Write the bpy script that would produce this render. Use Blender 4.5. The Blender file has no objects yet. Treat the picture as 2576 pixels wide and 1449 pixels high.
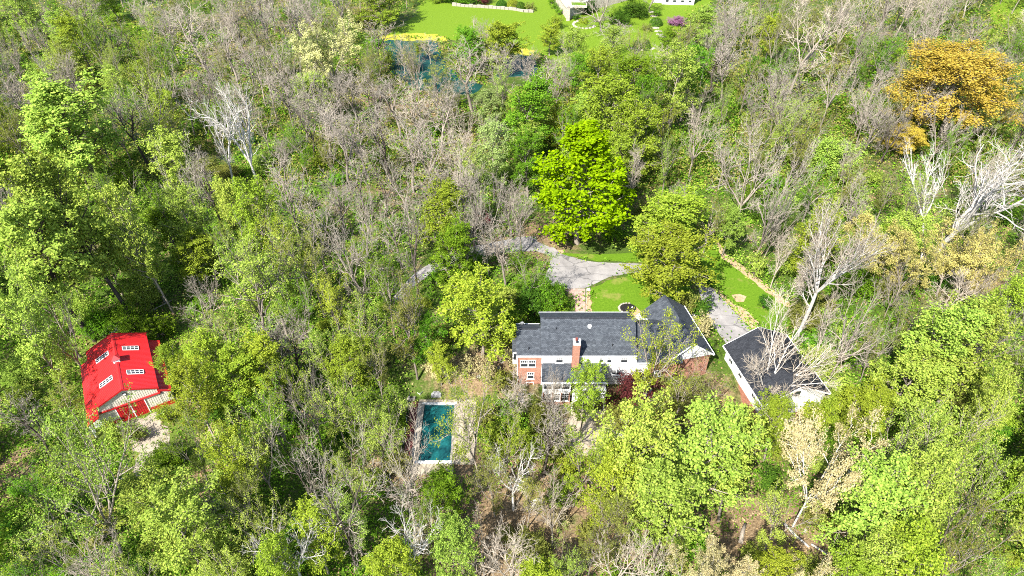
import bpy, math, random
import numpy as np
from mathutils import Vector, Matrix

# ------------------------------------------------------------------ camera, sky, sun, exposure
S = bpy.context.scene
C = S.collection
CAM_H, PITCH, FPX = 78.0, math.radians(40.5), 1750.0      # focal length in pixels of a 2576 px wide picture
cam_d = bpy.data.cameras.new('camera')
cam_d.sensor_width = 36.0
cam_d.lens = 36.0 * FPX / 2576.0
cam_d.clip_start = 0.5
cam_d.clip_end = 5000
cam = bpy.data.objects.new('camera', cam_d)
C.objects.link(cam)
cam.location = (0, 0, CAM_H)
cam.rotation_euler = (math.pi / 2 - PITCH, 0, 0)
S.camera = cam

SUN_EL, SUN_SHADOW = math.radians(47), math.radians(57)   # shadows fall to the right and away
w = bpy.data.worlds.new('World')
S.world = w
w.use_nodes = True
wn = w.node_tree.nodes
sky = wn.new('ShaderNodeTexSky')
sky.sky_type = 'NISHITA'
sky.sun_disc = False
sky.sun_elevation = SUN_EL
# direction towards the sun in the ground plane is opposite to the shadows
sx_, sy_ = -math.cos(SUN_SHADOW), -math.sin(SUN_SHADOW)
sky.sun_rotation = math.atan2(sx_, sy_)
bg = wn['Background']
bg.inputs[1].default_value = 0.125
w.node_tree.links.new(sky.outputs[0], bg.inputs[0])

sun_d = bpy.data.lights.new('sun', 'SUN')
sun_d.energy = 5.0
sun_d.angle = math.radians(0.53)
sun_d.color = (1.0, 0.955, 0.88)
sun = bpy.data.objects.new('sun', sun_d)
C.objects.link(sun)
sdir = Vector((math.cos(SUN_EL) * math.cos(SUN_SHADOW), math.cos(SUN_EL) * math.sin(SUN_SHADOW), -math.sin(SUN_EL)))
sun.rotation_euler = sdir.to_track_quat('-Z', 'Y').to_euler()
sun.location = (-60, -60, 150)

S.view_settings.view_transform = 'Standard'
S.view_settings.look = 'None'
S.view_settings.gamma = 1.0
S.view_settings.use_curve_mapping = False
S.view_settings.exposure = 1.4
S.render.engine = 'CYCLES'
S.cycles.max_bounces = 5
S.cycles.diffuse_bounces = 3
S.cycles.glossy_bounces = 2
S.cycles.transmission_bounces = 3
S.cycles.transparent_max_bounces = 4
S.cycles.use_denoising = False
S.cycles.pixel_filter_type = 'BLACKMAN_HARRIS'
S.cycles.filter_width = 1.0
S.cycles.caustics_reflective = False
S.cycles.caustics_refractive = False

random.seed(11)
RNG = np.random.default_rng(11)

# ------------------------------------------------------------------ terrain and picture -> place
CP, SP = math.cos(PITCH), math.sin(PITCH)


def sstep(a, b, v):
    t = min(1.0, max(0.0, (v - a) / (b - a)))
    return t * t * (3 - 2 * t)


LOW = -2.6


def terrain(x, y):
    # the ground drops by a storey behind the house, towards the pool
    drop = sstep(-34, -24, x) * sstep(71.5, 67.6, y + 0.12 * max(0, x - 28))
    h = LOW * drop
    # gentle relief in the woods
    m = sstep(100, 118, y) * (1 - sstep(165, 180, y)) + sstep(54, 48, y)
    m *= 1.0
    h += m * (0.9 * math.sin(x * 0.071 + 1.3) * math.sin(y * 0.083 + 0.4) + 0.5 * math.sin(x * 0.16 + y * 0.11))
    return h


def ray(px, py):
    u = (px - 1288) / FPX
    v = -(py - 724.5) / FPX
    return (u, CP + v * SP, -SP + v * CP)


def at(px, py, z=None):
    """where the line of sight through a picture point meets height z, or the ground"""
    d = ray(px, py)
    zz = 0.0 if z is None else z
    for _ in range(1 if z is not None else 6):
        t = (zz - CAM_H) / d[2]
        x, y = d[0] * t, d[1] * t
        if z is None:
            zz = terrain(x, y)
    return Vector((x, y, zz))


def at_y(px, py, Y):
    d = ray(px, py)
    t = Y / d[1]
    return Vector((d[0] * t, Y, CAM_H + d[2] * t))


def depth_of(x, y, z):
    return y * CP + (CAM_H - z) * SP


def proj(x, y, z):
    dep = depth_of(x, y, z)
    up = y * SP + (z - CAM_H) * CP
    return 1288 + FPX * x / dep, 724.5 - FPX * up / dep


# ------------------------------------------------------------------ materials
MATS = {}


class NT:
    def __init__(s, name):
        s.m = bpy.data.materials.new(name)
        s.m.use_nodes = True
        s.t = s.m.node_tree
        s.t.nodes.clear()
        s.out = s.n('ShaderNodeOutputMaterial')

    def n(s, typ, **kw):
        o = s.t.nodes.new(typ)
        for k, v in kw.items():
            setattr(o, k, v)
        return o

    def l(s, a, b):
        s.t.links.new(a, b)

    def noise(s, scale, detail=4, rough=0.6, vec=None, dist=0.0):
        o = s.n('ShaderNodeTexNoise')
        o.inputs['Scale'].default_value = scale
        o.inputs['Detail'].default_value = detail
        o.inputs['Roughness'].default_value = rough
        o.inputs['Distortion'].default_value = dist
        if vec is not None:
            s.l(vec, o.inputs['Vector'])
        return o.outputs['Fac']

    def ramp(s, fac, stops):
        o = s.n('ShaderNodeValToRGB')
        e = o.color_ramp.elements
        while len(e) > 1:
            e.remove(e[-1])
        e[0].position = stops[0][0]
        e[0].color = (*stops[0][1], 1)
        for p, c in stops[1:]:
            q = e.new(p)
            q.color = (*c, 1)
        s.l(fac, o.inputs[0])
        return o.outputs[0]

    def mix(s, f, a, b, mode='MIX'):
        o = s.n('ShaderNodeMix', data_type='RGBA', blend_type=mode)
        for i, v in ((0, f), (6, a), (7, b)):
            if isinstance(v, (int, float)):
                o.inputs[i].default_value = v
            elif isinstance(v, tuple):
                o.inputs[i].default_value = (*v, 1)
            else:
                s.l(v, o.inputs[i])
        return o.outputs[2]

    def coord(s, which='Object'):
        return s.n('ShaderNodeTexCoord').outputs[which]

    def math(s, op, a, b=None):
        o = s.n('ShaderNodeMath', operation=op)
        for i, v in ((0, a), (1, b)):
            if v is None:
                continue
            if isinstance(v, (int, float)):
                o.inputs[i].default_value = v
            else:
                s.l(v, o.inputs[i])
        return o.outputs[0]

    def bump(s, h, strength=0.3, dist=0.05):
        o = s.n('ShaderNodeBump')
        o.inputs['Strength'].default_value = strength
        o.inputs['Distance'].default_value = dist
        s.l(h, o.inputs['Height'])
        return o.outputs[0]

    def principled(s, col, rough=0.8, normal=None, spec=0.3, metal=0.0):
        o = s.n('ShaderNodeBsdfPrincipled')
        if isinstance(col, tuple):
            o.inputs['Base Color'].default_value = (*col, 1)
        else:
            s.l(col, o.inputs['Base Color'])
        o.inputs['Roughness'].default_value = rough
        o.inputs['Specular IOR Level'].default_value = spec
        o.inputs['Metallic'].default_value = metal
        if normal is not None:
            s.l(normal, o.inputs['Normal'])
        s.l(o.outputs[0], s.out.inputs[0])
        return o


def mat_plain(name, col, rough=0.7, var=0.18, scale=3.0, spec=0.3, metal=0.0):
    t = NT(name)
    v = t.coord()
    n = t.noise(scale, 5, 0.65, v)
    c = t.ramp(n, [(0.3, tuple(x * (1 - var) for x in col)), (0.7, tuple(min(1, x * (1 + var)) for x in col))])
    t.principled(c, rough, None, spec, metal)
    MATS[name] = t.m
    return t.m


def mat_leaf(name, dark, light, trans=0.3, hue=0.02, sat=1.0):
    t = NT(name)
    isl = t.n('ShaderNodeNewGeometry').outputs['Random Per Island']
    oi = t.n('ShaderNodeObjectInfo').outputs['Random']
    c = t.ramp(isl, [(0.0, dark), (1.0, light)])
    hs = t.n('ShaderNodeHueSaturation')
    h = t.math('ADD', t.math('MULTIPLY', oi, hue * 2), 0.5 - hue)
    t.l(h, hs.inputs['Hue'])
    hs.inputs['Saturation'].default_value = sat
    oi2 = t.math('FRACT', t.math('MULTIPLY', oi, 7.31))
    t.l(t.math('ADD', t.math('MULTIPLY', oi2, 0.36), 0.82), hs.inputs['Value'])
    t.l(c, hs.inputs['Color'])
    d = t.n('ShaderNodeBsdfDiffuse')
    tr = t.n('ShaderNodeBsdfTranslucent')
    t.l(hs.outputs[0], d.inputs[0])
    t.l(t.mix(1.0, hs.outputs[0], (1.0, 1.0, 0.55), 'MULTIPLY'), tr.inputs[0])
    ms = t.n('ShaderNodeMixShader')
    ms.inputs[0].default_value = trans
    t.l(d.outputs[0], ms.inputs[1])
    t.l(tr.outputs[0], ms.inputs[2])
    t.l(ms.outputs[0], t.out.inputs[0])
    MATS[name] = t.m
    return t.m


def mat_bark(name, a, b, scale=1.2):
    t = NT(name)
    v = t.coord()
    mp = t.n('ShaderNodeMapping')
    mp.inputs['Scale'].default_value = (3, 3, 0.6)
    t.l(v, mp.inputs[0])
    n = t.noise(scale, 5, 0.7, mp.outputs[0])
    oi = t.n('ShaderNodeObjectInfo').outputs['Random']
    c = t.ramp(n, [(0.32, a), (0.68, b)])
    hs = t.n('ShaderNodeHueSaturation')
    t.l(t.math('ADD', t.math('MULTIPLY', oi, 0.5), 0.75), hs.inputs['Value'])
    t.l(c, hs.inputs['Color'])
    d = t.n('ShaderNodeBsdfDiffuse')
    t.l(hs.outputs[0], d.inputs[0])
    t.l(d.outputs[0], t.out.inputs[0])
    MATS[name] = t.m
    return t.m


# leaves: dark and light of one crown (linear)
mat_leaf('leaf_lime', (0.145, 0.22, 0.026), (0.37, 0.465, 0.08), 0.3, 0.016)
mat_leaf('leaf_green', (0.055, 0.135, 0.008), (0.175, 0.30, 0.022), 0.3, 0.02)
mat_leaf('leaf_yellowgreen', (0.12, 0.175, 0.012), (0.31, 0.385, 0.04), 0.3, 0.018)
mat_leaf('leaf_brilliant', (0.12, 0.22, 0.002), (0.30, 0.455, 0.006), 0.3, 0.0)
mat_leaf('leaf_olive', (0.105, 0.12, 0.02), (0.26, 0.275, 0.06), 0.3, 0.018)
mat_leaf('leaf_moss', (0.125, 0.18, 0.012), (0.31, 0.385, 0.042), 0.3, 0.014)
mat_leaf('leaf_pale', (0.16, 0.23, 0.06), (0.34, 0.43, 0.14), 0.3, 0.012)
mat_leaf('leaf_cream', (0.30, 0.31, 0.10), (0.60, 0.60, 0.27), 0.25, 0.012)
mat_leaf('leaf_tan', (0.24, 0.21, 0.09), (0.48, 0.42, 0.21), 0.2, 0.01)
mat_leaf('leaf_gold', (0.26, 0.22, 0.06), (0.49, 0.43, 0.14), 0.2, 0.01)
mat_leaf('leaf_orange', (0.27, 0.195, 0.022), (0.53, 0.40, 0.07), 0.25, 0.008)
mat_leaf('leaf_red', (0.05, 0.012, 0.013), (0.16, 0.045, 0.045), 0.3, 0.0)
mat_leaf('leaf_pink', (0.22, 0.09, 0.17), (0.42, 0.2, 0.34), 0.3, 0.0)
mat_leaf('leaf_deep', (0.026, 0.08, 0.010), (0.085, 0.18, 0.018), 0.3, 0.018)
mat_leaf('leaf_dry', (0.16, 0.105, 0.05), (0.36, 0.26, 0.14), 0.1, 0.008)
mat_bark('bark_grey', (0.11, 0.092, 0.074), (0.36, 0.31, 0.255))
mat_bark('bark_dark', (0.035, 0.028, 0.023), (0.12, 0.10, 0.085))
mat_bark('bark_white', (0.34, 0.315, 0.28), (0.62, 0.59, 0.54))
mat_bark('bark_tan', (0.17, 0.145, 0.115), (0.40, 0.345, 0.28))
mat_bark('twig_grey', (0.20, 0.172, 0.138), (0.45, 0.395, 0.325))
mat_bark('twig_tan', (0.28, 0.235, 0.18), (0.50, 0.43, 0.345))
mat_bark('twig_white', (0.36, 0.325, 0.285), (0.60, 0.555, 0.50))


def ground_mat():
    t = NT('woodland_floor')
    v = t.coord()
    big = t.noise(0.055, 3, 0.55, v)
    mid = t.noise(0.45, 5, 0.7, v)
    fine = t.noise(3.5, 6, 0.8, v)
    litter = t.ramp(fine, [(0.28, (0.045, 0.030, 0.017)), (0.5, (0.17, 0.118, 0.066)), (0.72, (0.36, 0.28, 0.17))])
    green = t.ramp(fine, [(0.28, (0.015, 0.03, 0.005)), (0.55, (0.06, 0.10, 0.014)), (0.75, (0.15, 0.19, 0.04))])
    at_ = t.n('ShaderNodeAttribute', attribute_name='greenness')
    f = t.math('ADD', t.math('ADD', t.math('MULTIPLY', big, 0.5), t.math('MULTIPLY', mid, 0.9)), t.math('MULTIPLY', at_.outputs['Fac'], 0.5))
    k = t.ramp(f, [(0.80, (0, 0, 0)), (1.0, (1, 1, 1))])
    c = t.mix(k, litter, green)
    t.principled(c, 0.95, t.bump(fine, 0.5, 0.15), 0.1)
    MATS['woodland_floor'] = t.m


def grass_mat(name, tones, tan=0.66):
    t = NT(name)
    v = t.coord()
    big = t.noise(0.25, 4, 0.6, v)
    fine = t.noise(2.6, 7, 0.85, v)
    blade = t.noise(14, 3, 0.8, v)
    c = t.ramp(fine, [(0.28, tones[0]), (0.52, tones[1]), (0.75, tones[2])])
    c = t.mix(t.ramp(big, [(tan, (0, 0, 0)), (tan + 0.1, (0.6, 0.6, 0.6))]), c, (0.26, 0.22, 0.07))
    c = t.mix(t.ramp(blade, [(0.3, (0.35, 0.35, 0.35)), (0.6, (0, 0, 0))]), c, (0.015, 0.04, 0.004))
    t.principled(c, 0.95, t.bump(blade, 0.6, 0.08), 0.1)
    MATS[name] = t.m


ground_mat()
grass_mat('lawn_grass', ((0.055, 0.115, 0.006), (0.10, 0.19, 0.010), (0.17, 0.26, 0.022)), 0.56)
grass_mat('far_grass', ((0.075, 0.13, 0.008), (0.13, 0.21, 0.012), (0.20, 0.29, 0.03)), 0.68)
grass_mat('rough_grass', ((0.045, 0.085, 0.012), (0.11, 0.15, 0.024), (0.23, 0.235, 0.065)), 0.54)


def soil_mat(name, a, b, c_, scale=2.5, bump=0.5):
    t = NT(name)
    v = t.coord()
    n = t.noise(scale, 7, 0.8, v)
    n2 = t.noise(0.5, 3, 0.6, v)
    c = t.ramp(n, [(0.28, a), (0.5, b), (0.74, c_)])
    c = t.mix(t.ramp(n2, [(0.35, (0.3, 0.3, 0.3)), (0.65, (0, 0, 0))]), c, tuple(x * 0.6 for x in b))
    t.principled(c, 0.95, t.bump(n, bump, 0.08), 0.1)
    MATS[name] = t.m


soil_mat('dirt', (0.19, 0.12, 0.065), (0.37, 0.265, 0.155), (0.52, 0.41, 0.27))
soil_mat('gravel', (0.20, 0.16, 0.115), (0.33, 0.285, 0.22), (0.46, 0.41, 0.335), 5.0)
soil_mat('black_mulch', (0.008, 0.008, 0.008), (0.018, 0.017, 0.017), (0.04, 0.036, 0.034), 8.0)
soil_mat('red_mulch', (0.06, 0.022, 0.018), (0.15, 0.05, 0.045), (0.27, 0.12, 0.10), 4.0)
soil_mat('concrete', (0.26, 0.23, 0.185), (0.36, 0.325, 0.27), (0.44, 0.40, 0.34), 1.6, 0.15)
soil_mat('pool_deck', (0.27, 0.225, 0.165), (0.37, 0.315, 0.235), (0.45, 0.39, 0.30), 2.2, 0.15)


def asphalt_mat():
    t = NT('asphalt')
    v = t.coord()
    big = t.noise(0.30, 5, 0.65, v, 0.6)
    fine = t.noise(9, 5, 0.8, v)
    c = t.ramp(big, [(0.3, (0.175, 0.165, 0.16)), (0.55, (0.265, 0.25, 0.24)), (0.75, (0.35, 0.33, 0.31))])
    c = t.mix(t.ramp(fine, [(0.3, (0.45, 0.45, 0.45)), (0.6, (0, 0, 0))]), c, (0.10, 0.095, 0.09))
    # long tar-filled cracks
    vo = t.n('ShaderNodeTexVoronoi', feature='DISTANCE_TO_EDGE')
    vo.inputs['Scale'].default_value = 0.22
    mp = t.n('ShaderNodeMapping')
    mp.inputs['Scale'].default_value = (0.6, 1.6, 1)
    wv = t.n('ShaderNodeVectorMath', operation='ADD')
    nz = t.n('ShaderNodeTexNoise')
    nz.inputs['Scale'].default_value = 0.6
    t.l(v, nz.inputs['Vector'])
    t.l(v, wv.inputs[0])
    t.l(nz.outputs['Color'], wv.inputs[1])
    t.l(wv.outputs[0], mp.inputs[0])
    t.l(mp.outputs[0], vo.inputs['Vector'])
    c = t.mix(t.ramp(vo.outputs['Distance'], [(0.0, (0.7, 0.7, 0.7)), (0.022, (0, 0, 0))]), c, (0.05, 0.05, 0.05))
    t.principled(c, 0.9, t.bump(fine, 0.3, 0.03), 0.2)
    MATS['asphalt'] = t.m


asphalt_mat()


def brick_mat(name, c1, c2, mortar, wdt, hgt, msz=0.012, axes='xz', rough=0.9, bumpd=0.01):
    t = NT(name)
    g = t.coord()
    sp = t.n('ShaderNodeSeparateXYZ')
    t.l(g, sp.inputs[0])
    cb = t.n('ShaderNodeCombineXYZ')
    if axes == 'xz':
        t.l(t.math('ADD', sp.outputs[0], sp.outputs[1]), cb.inputs[0])
        t.l(sp.outputs[2], cb.inputs[1])
    else:
        t.l(sp.outputs[0], cb.inputs[0])
        t.l(sp.outputs[1], cb.inputs[1])
    b = t.n('ShaderNodeTexBrick')
    b.inputs['Color1'].default_value = (*c1, 1)
    b.inputs['Color2'].default_value = (*c2, 1)
    b.inputs['Mortar'].default_value = (*mortar, 1)
    b.inputs['Scale'].default_value = 1
    b.inputs['Mortar Size'].default_value = msz
    b.inputs['Brick Width'].default_value = wdt
    b.inputs['Row Height'].default_value = hgt
    b.inputs['Bias'].default_value = 0.0
    t.l(cb.outputs[0], b.inputs['Vector'])
    n = t.noise(1.1, 6, 0.7, g)
    n2 = t.noise(7, 3, 0.7, g)
    c = t.mix(0.9, b.outputs['Color'], t.ramp(n, [(0.3, (0.72, 0.72, 0.74)), (0.7, (1.2, 1.2, 1.18))]), 'MULTIPLY')
    c = t.mix(0.7, c, t.ramp(n2, [(0.3, (0.75, 0.75, 0.75)), (0.7, (1.25, 1.25, 1.25))]), 'MULTIPLY')
    inv = t.math('SUBTRACT', 1.0, b.outputs['Fac'])
    t.principled(c, rough, t.bump(inv, 0.6, bumpd), 0.2)
    MATS[name] = t.m


brick_mat('brick', (0.30, 0.085, 0.045), (0.41, 0.145, 0.085), (0.36, 0.27, 0.21), 0.23, 0.075)
brick_mat('shingle', (0.040, 0.047, 0.056), (0.078, 0.088, 0.101), (0.022, 0.025, 0.031), 0.30, 0.145, 0.012, 'xy', 0.85, 0.02)
brick_mat('shingle_dark', (0.020, 0.022, 0.027), (0.038, 0.041, 0.048), (0.012, 0.013, 0.016), 0.30, 0.145, 0.012, 'xy', 0.85, 0.02)
brick_mat('brick_paving', (0.30, 0.155, 0.115), (0.42, 0.26, 0.205), (0.38, 0.33, 0.28), 0.22, 0.11, 0.012, 'xy')
brick_mat('stone_wall', (0.42, 0.36, 0.29), (0.60, 0.54, 0.46), (0.22, 0.19, 0.15), 0.55, 0.22, 0.03, 'xz')


def stripe_mat(name, col, dark, pitch, axis=0, rough=0.5, spec=0.5, width=0.16):
    t = NT(name)
    g = t.coord()
    sp = t.n('ShaderNodeSeparateXYZ')
    t.l(g, sp.inputs[0])
    f = t.math('FRACT', t.math('DIVIDE', sp.outputs[axis], pitch))
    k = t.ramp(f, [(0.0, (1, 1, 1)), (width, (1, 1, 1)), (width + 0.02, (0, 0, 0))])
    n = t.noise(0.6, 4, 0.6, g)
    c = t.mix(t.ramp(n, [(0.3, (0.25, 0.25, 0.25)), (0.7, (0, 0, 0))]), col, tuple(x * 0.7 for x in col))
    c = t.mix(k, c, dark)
    t.principled(c, rough, t.bump(t.math('SUBTRACT', 1.0, k), 0.3, 0.02), spec)
    MATS[name] = t.m


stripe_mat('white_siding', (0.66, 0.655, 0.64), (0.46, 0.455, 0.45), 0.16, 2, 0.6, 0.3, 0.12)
mat_plain('white_paint', (0.80, 0.80, 0.79), 0.5, 0.05)
mat_plain('weathered_white', (0.62, 0.62, 0.60), 0.7, 0.16, 2.0)
mat_plain('grey_wood', (0.34, 0.33, 0.315), 0.8, 0.2, 4)
mat_plain('barn_cream', (0.56, 0.53, 0.445), 0.55, 0.05, 0.8)
mat_plain('barn_red', (0.40, 0.012, 0.014), 0.5, 0.08, 0.8, 0.4)
mat_plain('barn_roof', (0.52, 0.020, 0.022), 0.34, 0.06, 0.5, 0.6)
mat_plain('glass', (0.03, 0.035, 0.04), 0.08, 0.1, 1, 0.6)
mat_plain('skylight_pane', (0.035, 0.037, 0.042), 0.12, 0.1, 1, 0.6)
mat_plain('black_metal', (0.018, 0.018, 0.02), 0.45, 0.2, 3, 0.5)
mat_plain('grey_metal', (0.30, 0.31, 0.32), 0.4, 0.12, 3, 0.5, 0.3)
mat_plain('copper', (0.16, 0.04, 0.03), 0.6, 0.2)
mat_plain('red_paint', (0.42, 0.012, 0.02), 0.3, 0.06, 2, 0.5)
mat_plain('rubber', (0.015, 0.015, 0.015), 0.8, 0.2)
mat_plain('boulder', (0.47, 0.44, 0.39), 0.9, 0.25, 2.5)
mat_plain('stone_slab', (0.30, 0.27, 0.22), 0.9, 0.16, 2)
mat_plain('teak', (0.37, 0.245, 0.115), 0.7, 0.2, 5)
mat_plain('olive_cloth', (0.22, 0.20, 0.07), 0.9, 0.15)
mat_plain('grey_cloth', (0.30, 0.30, 0.305), 0.9, 0.12, 6)
mat_plain('tarp', (0.36, 0.40, 0.43), 0.5, 0.25, 2)
mat_plain('algae', (0.33, 0.30, 0.025), 0.9, 0.35, 0.6)
mat_plain('log_wood', (0.30, 0.25, 0.19), 0.95, 0.3, 3)
mat_plain('pool_tile', (0.020, 0.105, 0.115), 0.5, 0.25, 0.7)
mat_plain('soffit_trim', (0.78, 0.78, 0.77), 0.5, 0.04)  # near-white trim with slight random tone, not assigned to any part
mat_plain('wood_door', (0.34, 0.13, 0.055), 0.6, 0.12)


def water_mat(name, deep, shallow, scale=0.35, spec=0.4):
    t = NT(name)
    v = t.coord()
    n = t.noise(scale, 5, 0.65, v, 0.8)
    c = t.ramp(n, [(0.34, deep), (0.66, shallow)])
    rip = t.noise(2.5, 3, 0.5, v)
    t.principled(c, 0.1, t.bump(rip, 0.05, 0.05), spec)
    MATS[name] = t.m


water_mat('pool_water', (0.003, 0.030, 0.034), (0.012, 0.125, 0.125), 0.5)
water_mat('pond_water', (0.006, 0.035, 0.028), (0.012, 0.06, 0.05), 0.1, 0.04)


# ------------------------------------------------------------------ mesh helpers
def M(name):
    return MATS[name]


def tag(o, label=None, cat=None, group=None, kind=None):
    if label:
        o['label'] = label
    if cat:
        o['category'] = cat
    if group:
        o['group'] = group
    if kind:
        o['kind'] = kind
    return o


def empty(name, loc, rz=0.0):
    o = bpy.data.objects.new(name, None)
    C.objects.link(o)
    o.location = loc
    o.rotation_euler = (0, 0, rz)
    o.empty_display_size = 0.3
    return o


class MB:
    def __init__(s):
        s.v, s.f = [], []

    def face(s, pts):
        i = len(s.v)
        s.v += [tuple(p) for p in pts]
        s.f.append(tuple(range(i, i + len(pts))))
        return s

    def box(s, x0, x1, y0, y1, z0, z1):
        i = len(s.v)
        s.v += [(x0, y0, z0), (x1, y0, z0), (x1, y1, z0), (x0, y1, z0), (x0, y0, z1), (x1, y0, z1), (x1, y1, z1), (x0, y1, z1)]
        s.f += [tuple(i + k for k in q) for q in ((3, 2, 1, 0), (4, 5, 6, 7), (0, 1, 5, 4), (1, 2, 6, 5), (2, 3, 7, 6), (3, 0, 4, 7))]
        return s

    def bar(s, a, b, wd, ht=None):
        """a beam of square section from a to b"""
        ht = ht or wd
        a, b = Vector(a), Vector(b)
        d = (b - a).normalized()
        up = Vector((0, 0, 1)) if abs(d.z) < 0.95 else Vector((0, 1, 0))
        sd = d.cross(up).normalized()
        up = sd.cross(d).normalized()
        i = len(s.v)
        for p in (a, b):
            for q, r in ((-1, -1), (1, -1), (1, 1), (-1, 1)):
                s.v.append(tuple(p + sd * q * wd / 2 + up * r * ht / 2))
        s.f += [tuple(i + k for k in q) for q in ((0, 1, 2, 3), (7, 6, 5, 4), (0, 4, 5, 1), (1, 5, 6, 2), (2, 6, 7, 3), (3, 7, 4, 0))]
        return s

    def slab(s, top, th):
        """a plate: polygon `top` (counter-clockwise from above) and its copy th lower"""
        n = len(top)
        i = len(s.v)
        s.v += [tuple(p) for p in top] + [(p[0], p[1], p[2] - th) for p in top]
        s.f.append(tuple(range(i, i + n)))
        s.f.append(tuple(i + n + k for k in reversed(range(n))))
        for k in range(n):
            j = (k + 1) % n
            s.f.append((i + k, i + n + k, i + n + j, i + j))
        return s

    def prism_y(s, prof, y0, y1):
        """profile of (x, z) points swept along y"""
        n = len(prof)
        i = len(s.v)
        s.v += [(p[0], y0, p[1]) for p in prof] + [(p[0], y1, p[1]) for p in prof]
        s.f.append(tuple(i + k for k in range(n)))
        s.f.append(tuple(i + n + k for k in reversed(range(n))))
        for k in range(n):
            j = (k + 1) % n
            s.f.append((i + k, i + n + k, i + n + j, i + j))
        return s

    def cyl(s, c, r, z0, z1, n=12, r1=None, cap=True):
        r1 = r if r1 is None else r1
        i = len(s.v)
        for k in range(n):
            a = 2 * math.pi * k / n
            s.v.append((c[0] + r * math.cos(a), c[1] + r * math.sin(a), z0))
        for k in range(n):
            a = 2 * math.pi * k / n
            s.v.append((c[0] + r1 * math.cos(a), c[1] + r1 * math.sin(a), z1))
        for k in range(n):
            j = (k + 1) % n
            s.f.append((i + k, i + j, i + n + j, i + n + k))
        if cap:
            s.f.append(tuple(i + n + k for k in range(n)))
            s.f.append(tuple(i + k for k in reversed(range(n))))
        return s

    def tube(s, pts, rads, n=6):
        base = len(s.v)
        m = len(pts)
        for k in range(m):
            d = (Vector(pts[min(k + 1, m - 1)]) - Vector(pts[max(k - 1, 0)])).normalized()
            a = d.cross(Vector((0.3, 0.9, 0.2))).normalized()
            b = d.cross(a)
            for q in range(n):
                t = 2 * math.pi * q / n
                s.v.append(tuple(Vector(pts[k]) + (a * math.cos(t) + b * math.sin(t)) * rads[k]))
        for k in range(m - 1):
            for q in range(n):
                r = (q + 1) % n
                s.f.append((base + k * n + q, base + k * n + r, base + (k + 1) * n + r, base + (k + 1) * n + q))
        s.f.append(tuple(base + q for q in reversed(range(n))))
        s.f.append(tuple(base + (m - 1) * n + q for q in range(n)))
        return s

    def build(s, name, mat, parent=None, smooth=False):
        me = bpy.data.meshes.new(name)
        me.from_pydata(s.v, [], s.f)
        me.update()
        if smooth:
            me.shade_smooth()
        me.materials.append(M(mat))
        o = bpy.data.objects.new(name, me)
        C.objects.link(o)
        o.parent = parent
        return o


def sheet_poly(pts, rnd=0.0, seed=0, sub=None):
    """outline resampled with an uneven edge"""
    r = random.Random(seed)
    out = []
    n = len(pts)
    for i in range(n):
        a, b = Vector(pts[i]), Vector(pts[(i + 1) % n])
        L = (b - a).length
        k = max(1, int(L / sub)) if sub else 1
        nrm = Vector((-(b - a).y, (b - a).x, 0)).normalized() if L > 0 else Vector((0, 0, 0))
        for j in range(k):
            p = a.lerp(b, j / k)
            if j or rnd:
                p = p + nrm * r.uniform(-rnd, rnd)
            out.append(p)
    return out


def sheet(name, px, mat, dz, z=None, rnd=0.0, seed=0, kind='structure', parent=None, world=None, th=0.25):
    """a patch of ground cover laid on level ground, outlined by picture points"""
    pts = world if world else [at(a, b, z) for a, b in px]
    zz = (z if z is not None else terrain(pts[0][0], pts[0][1])) + dz
    pts = [Vector((p[0], p[1], zz)) for p in pts]
    area = sum(pts[i].x * pts[(i + 1) % len(pts)].y - pts[(i + 1) % len(pts)].x * pts[i].y for i in range(len(pts)))
    if area < 0:
        pts.reverse()
    pts = sheet_poly(pts, rnd, seed, 0.9 if rnd else 4.0)
    o = MB().slab(pts, th).build(name, mat, parent)
    if kind:
        o['kind'] = kind
    return o


def in_poly(x, y, poly):
    c = False
    n = len(poly)
    j = n - 1
    for i in range(n):
        xi, yi = poly[i][0], poly[i][1]
        xj, yj = poly[j][0], poly[j][1]
        if (yi > y) != (yj > y) and x < (xj - xi) * (y - yi) / (yj - yi) + xi:
            c = not c
        j = i
    return c


# ------------------------------------------------------------------ ground
def greenness(x, y, z):
    # dry leaf litter below the pool, downhill of the garage and in the leafless woods
    if y < 5:
        return 0.5
    px, py = proj(x, y, z)
    g = 0.62
    for cx, cy, rx, ry, a in ((1350, 1300, 330, 230, 0.75), (1950, 1370, 260, 150, 0.75), (1000, 320, 260, 240, 0.3), (2250, 250, 330, 260, 0.2), (1210, 930, 150, 60, 0.7), (1780, 1010, 130, 70, 0.7), (650, 90, 200, 130, 0.2), (1380, 600, 110, 60, .6), (440, 1150, 120, 100, .5), (20, 1150, 90, 140, .5), (2450, 700, 160, 120, .35)):
        d = ((px - cx) / rx) ** 2 + ((py - cy) / ry) ** 2
        g -= a * math.exp(-d * 1.2)
    return max(0.0, g)


def make_ground():
    xs = [-1500, -700, -400] + list(np.arange(-260, 261, 2.0)) + [400, 700, 1500]
    ys = [-800, -200, -60] + list(np.arange(0, 321, 2.0)) + [450, 900, 2200]
    v = [(x, y, terrain(x, y)) for y in ys for x in xs]
    nx = len(xs)
    f = [(j * nx + i, j * nx + i + 1, (j + 1) * nx + i + 1, (j + 1) * nx + i) for j in range(len(ys) - 1) for i in range(nx - 1)]
    me = bpy.data.meshes.new('ground')
    me.from_pydata(v, [], f)
    me.shade_smooth()
    at_ = me.attributes.new('greenness', 'FLOAT', 'POINT')
    at_.data.foreach_set('value', np.array([greenness(*p) for p in v], dtype=np.float32))
    me.materials.append(M('woodland_floor'))
    o = bpy.data.objects.new('ground', me)
    C.objects.link(o)
    o['kind'] = 'structure'


CLEAR = []          # world polygons kept free of undergrowth


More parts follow.
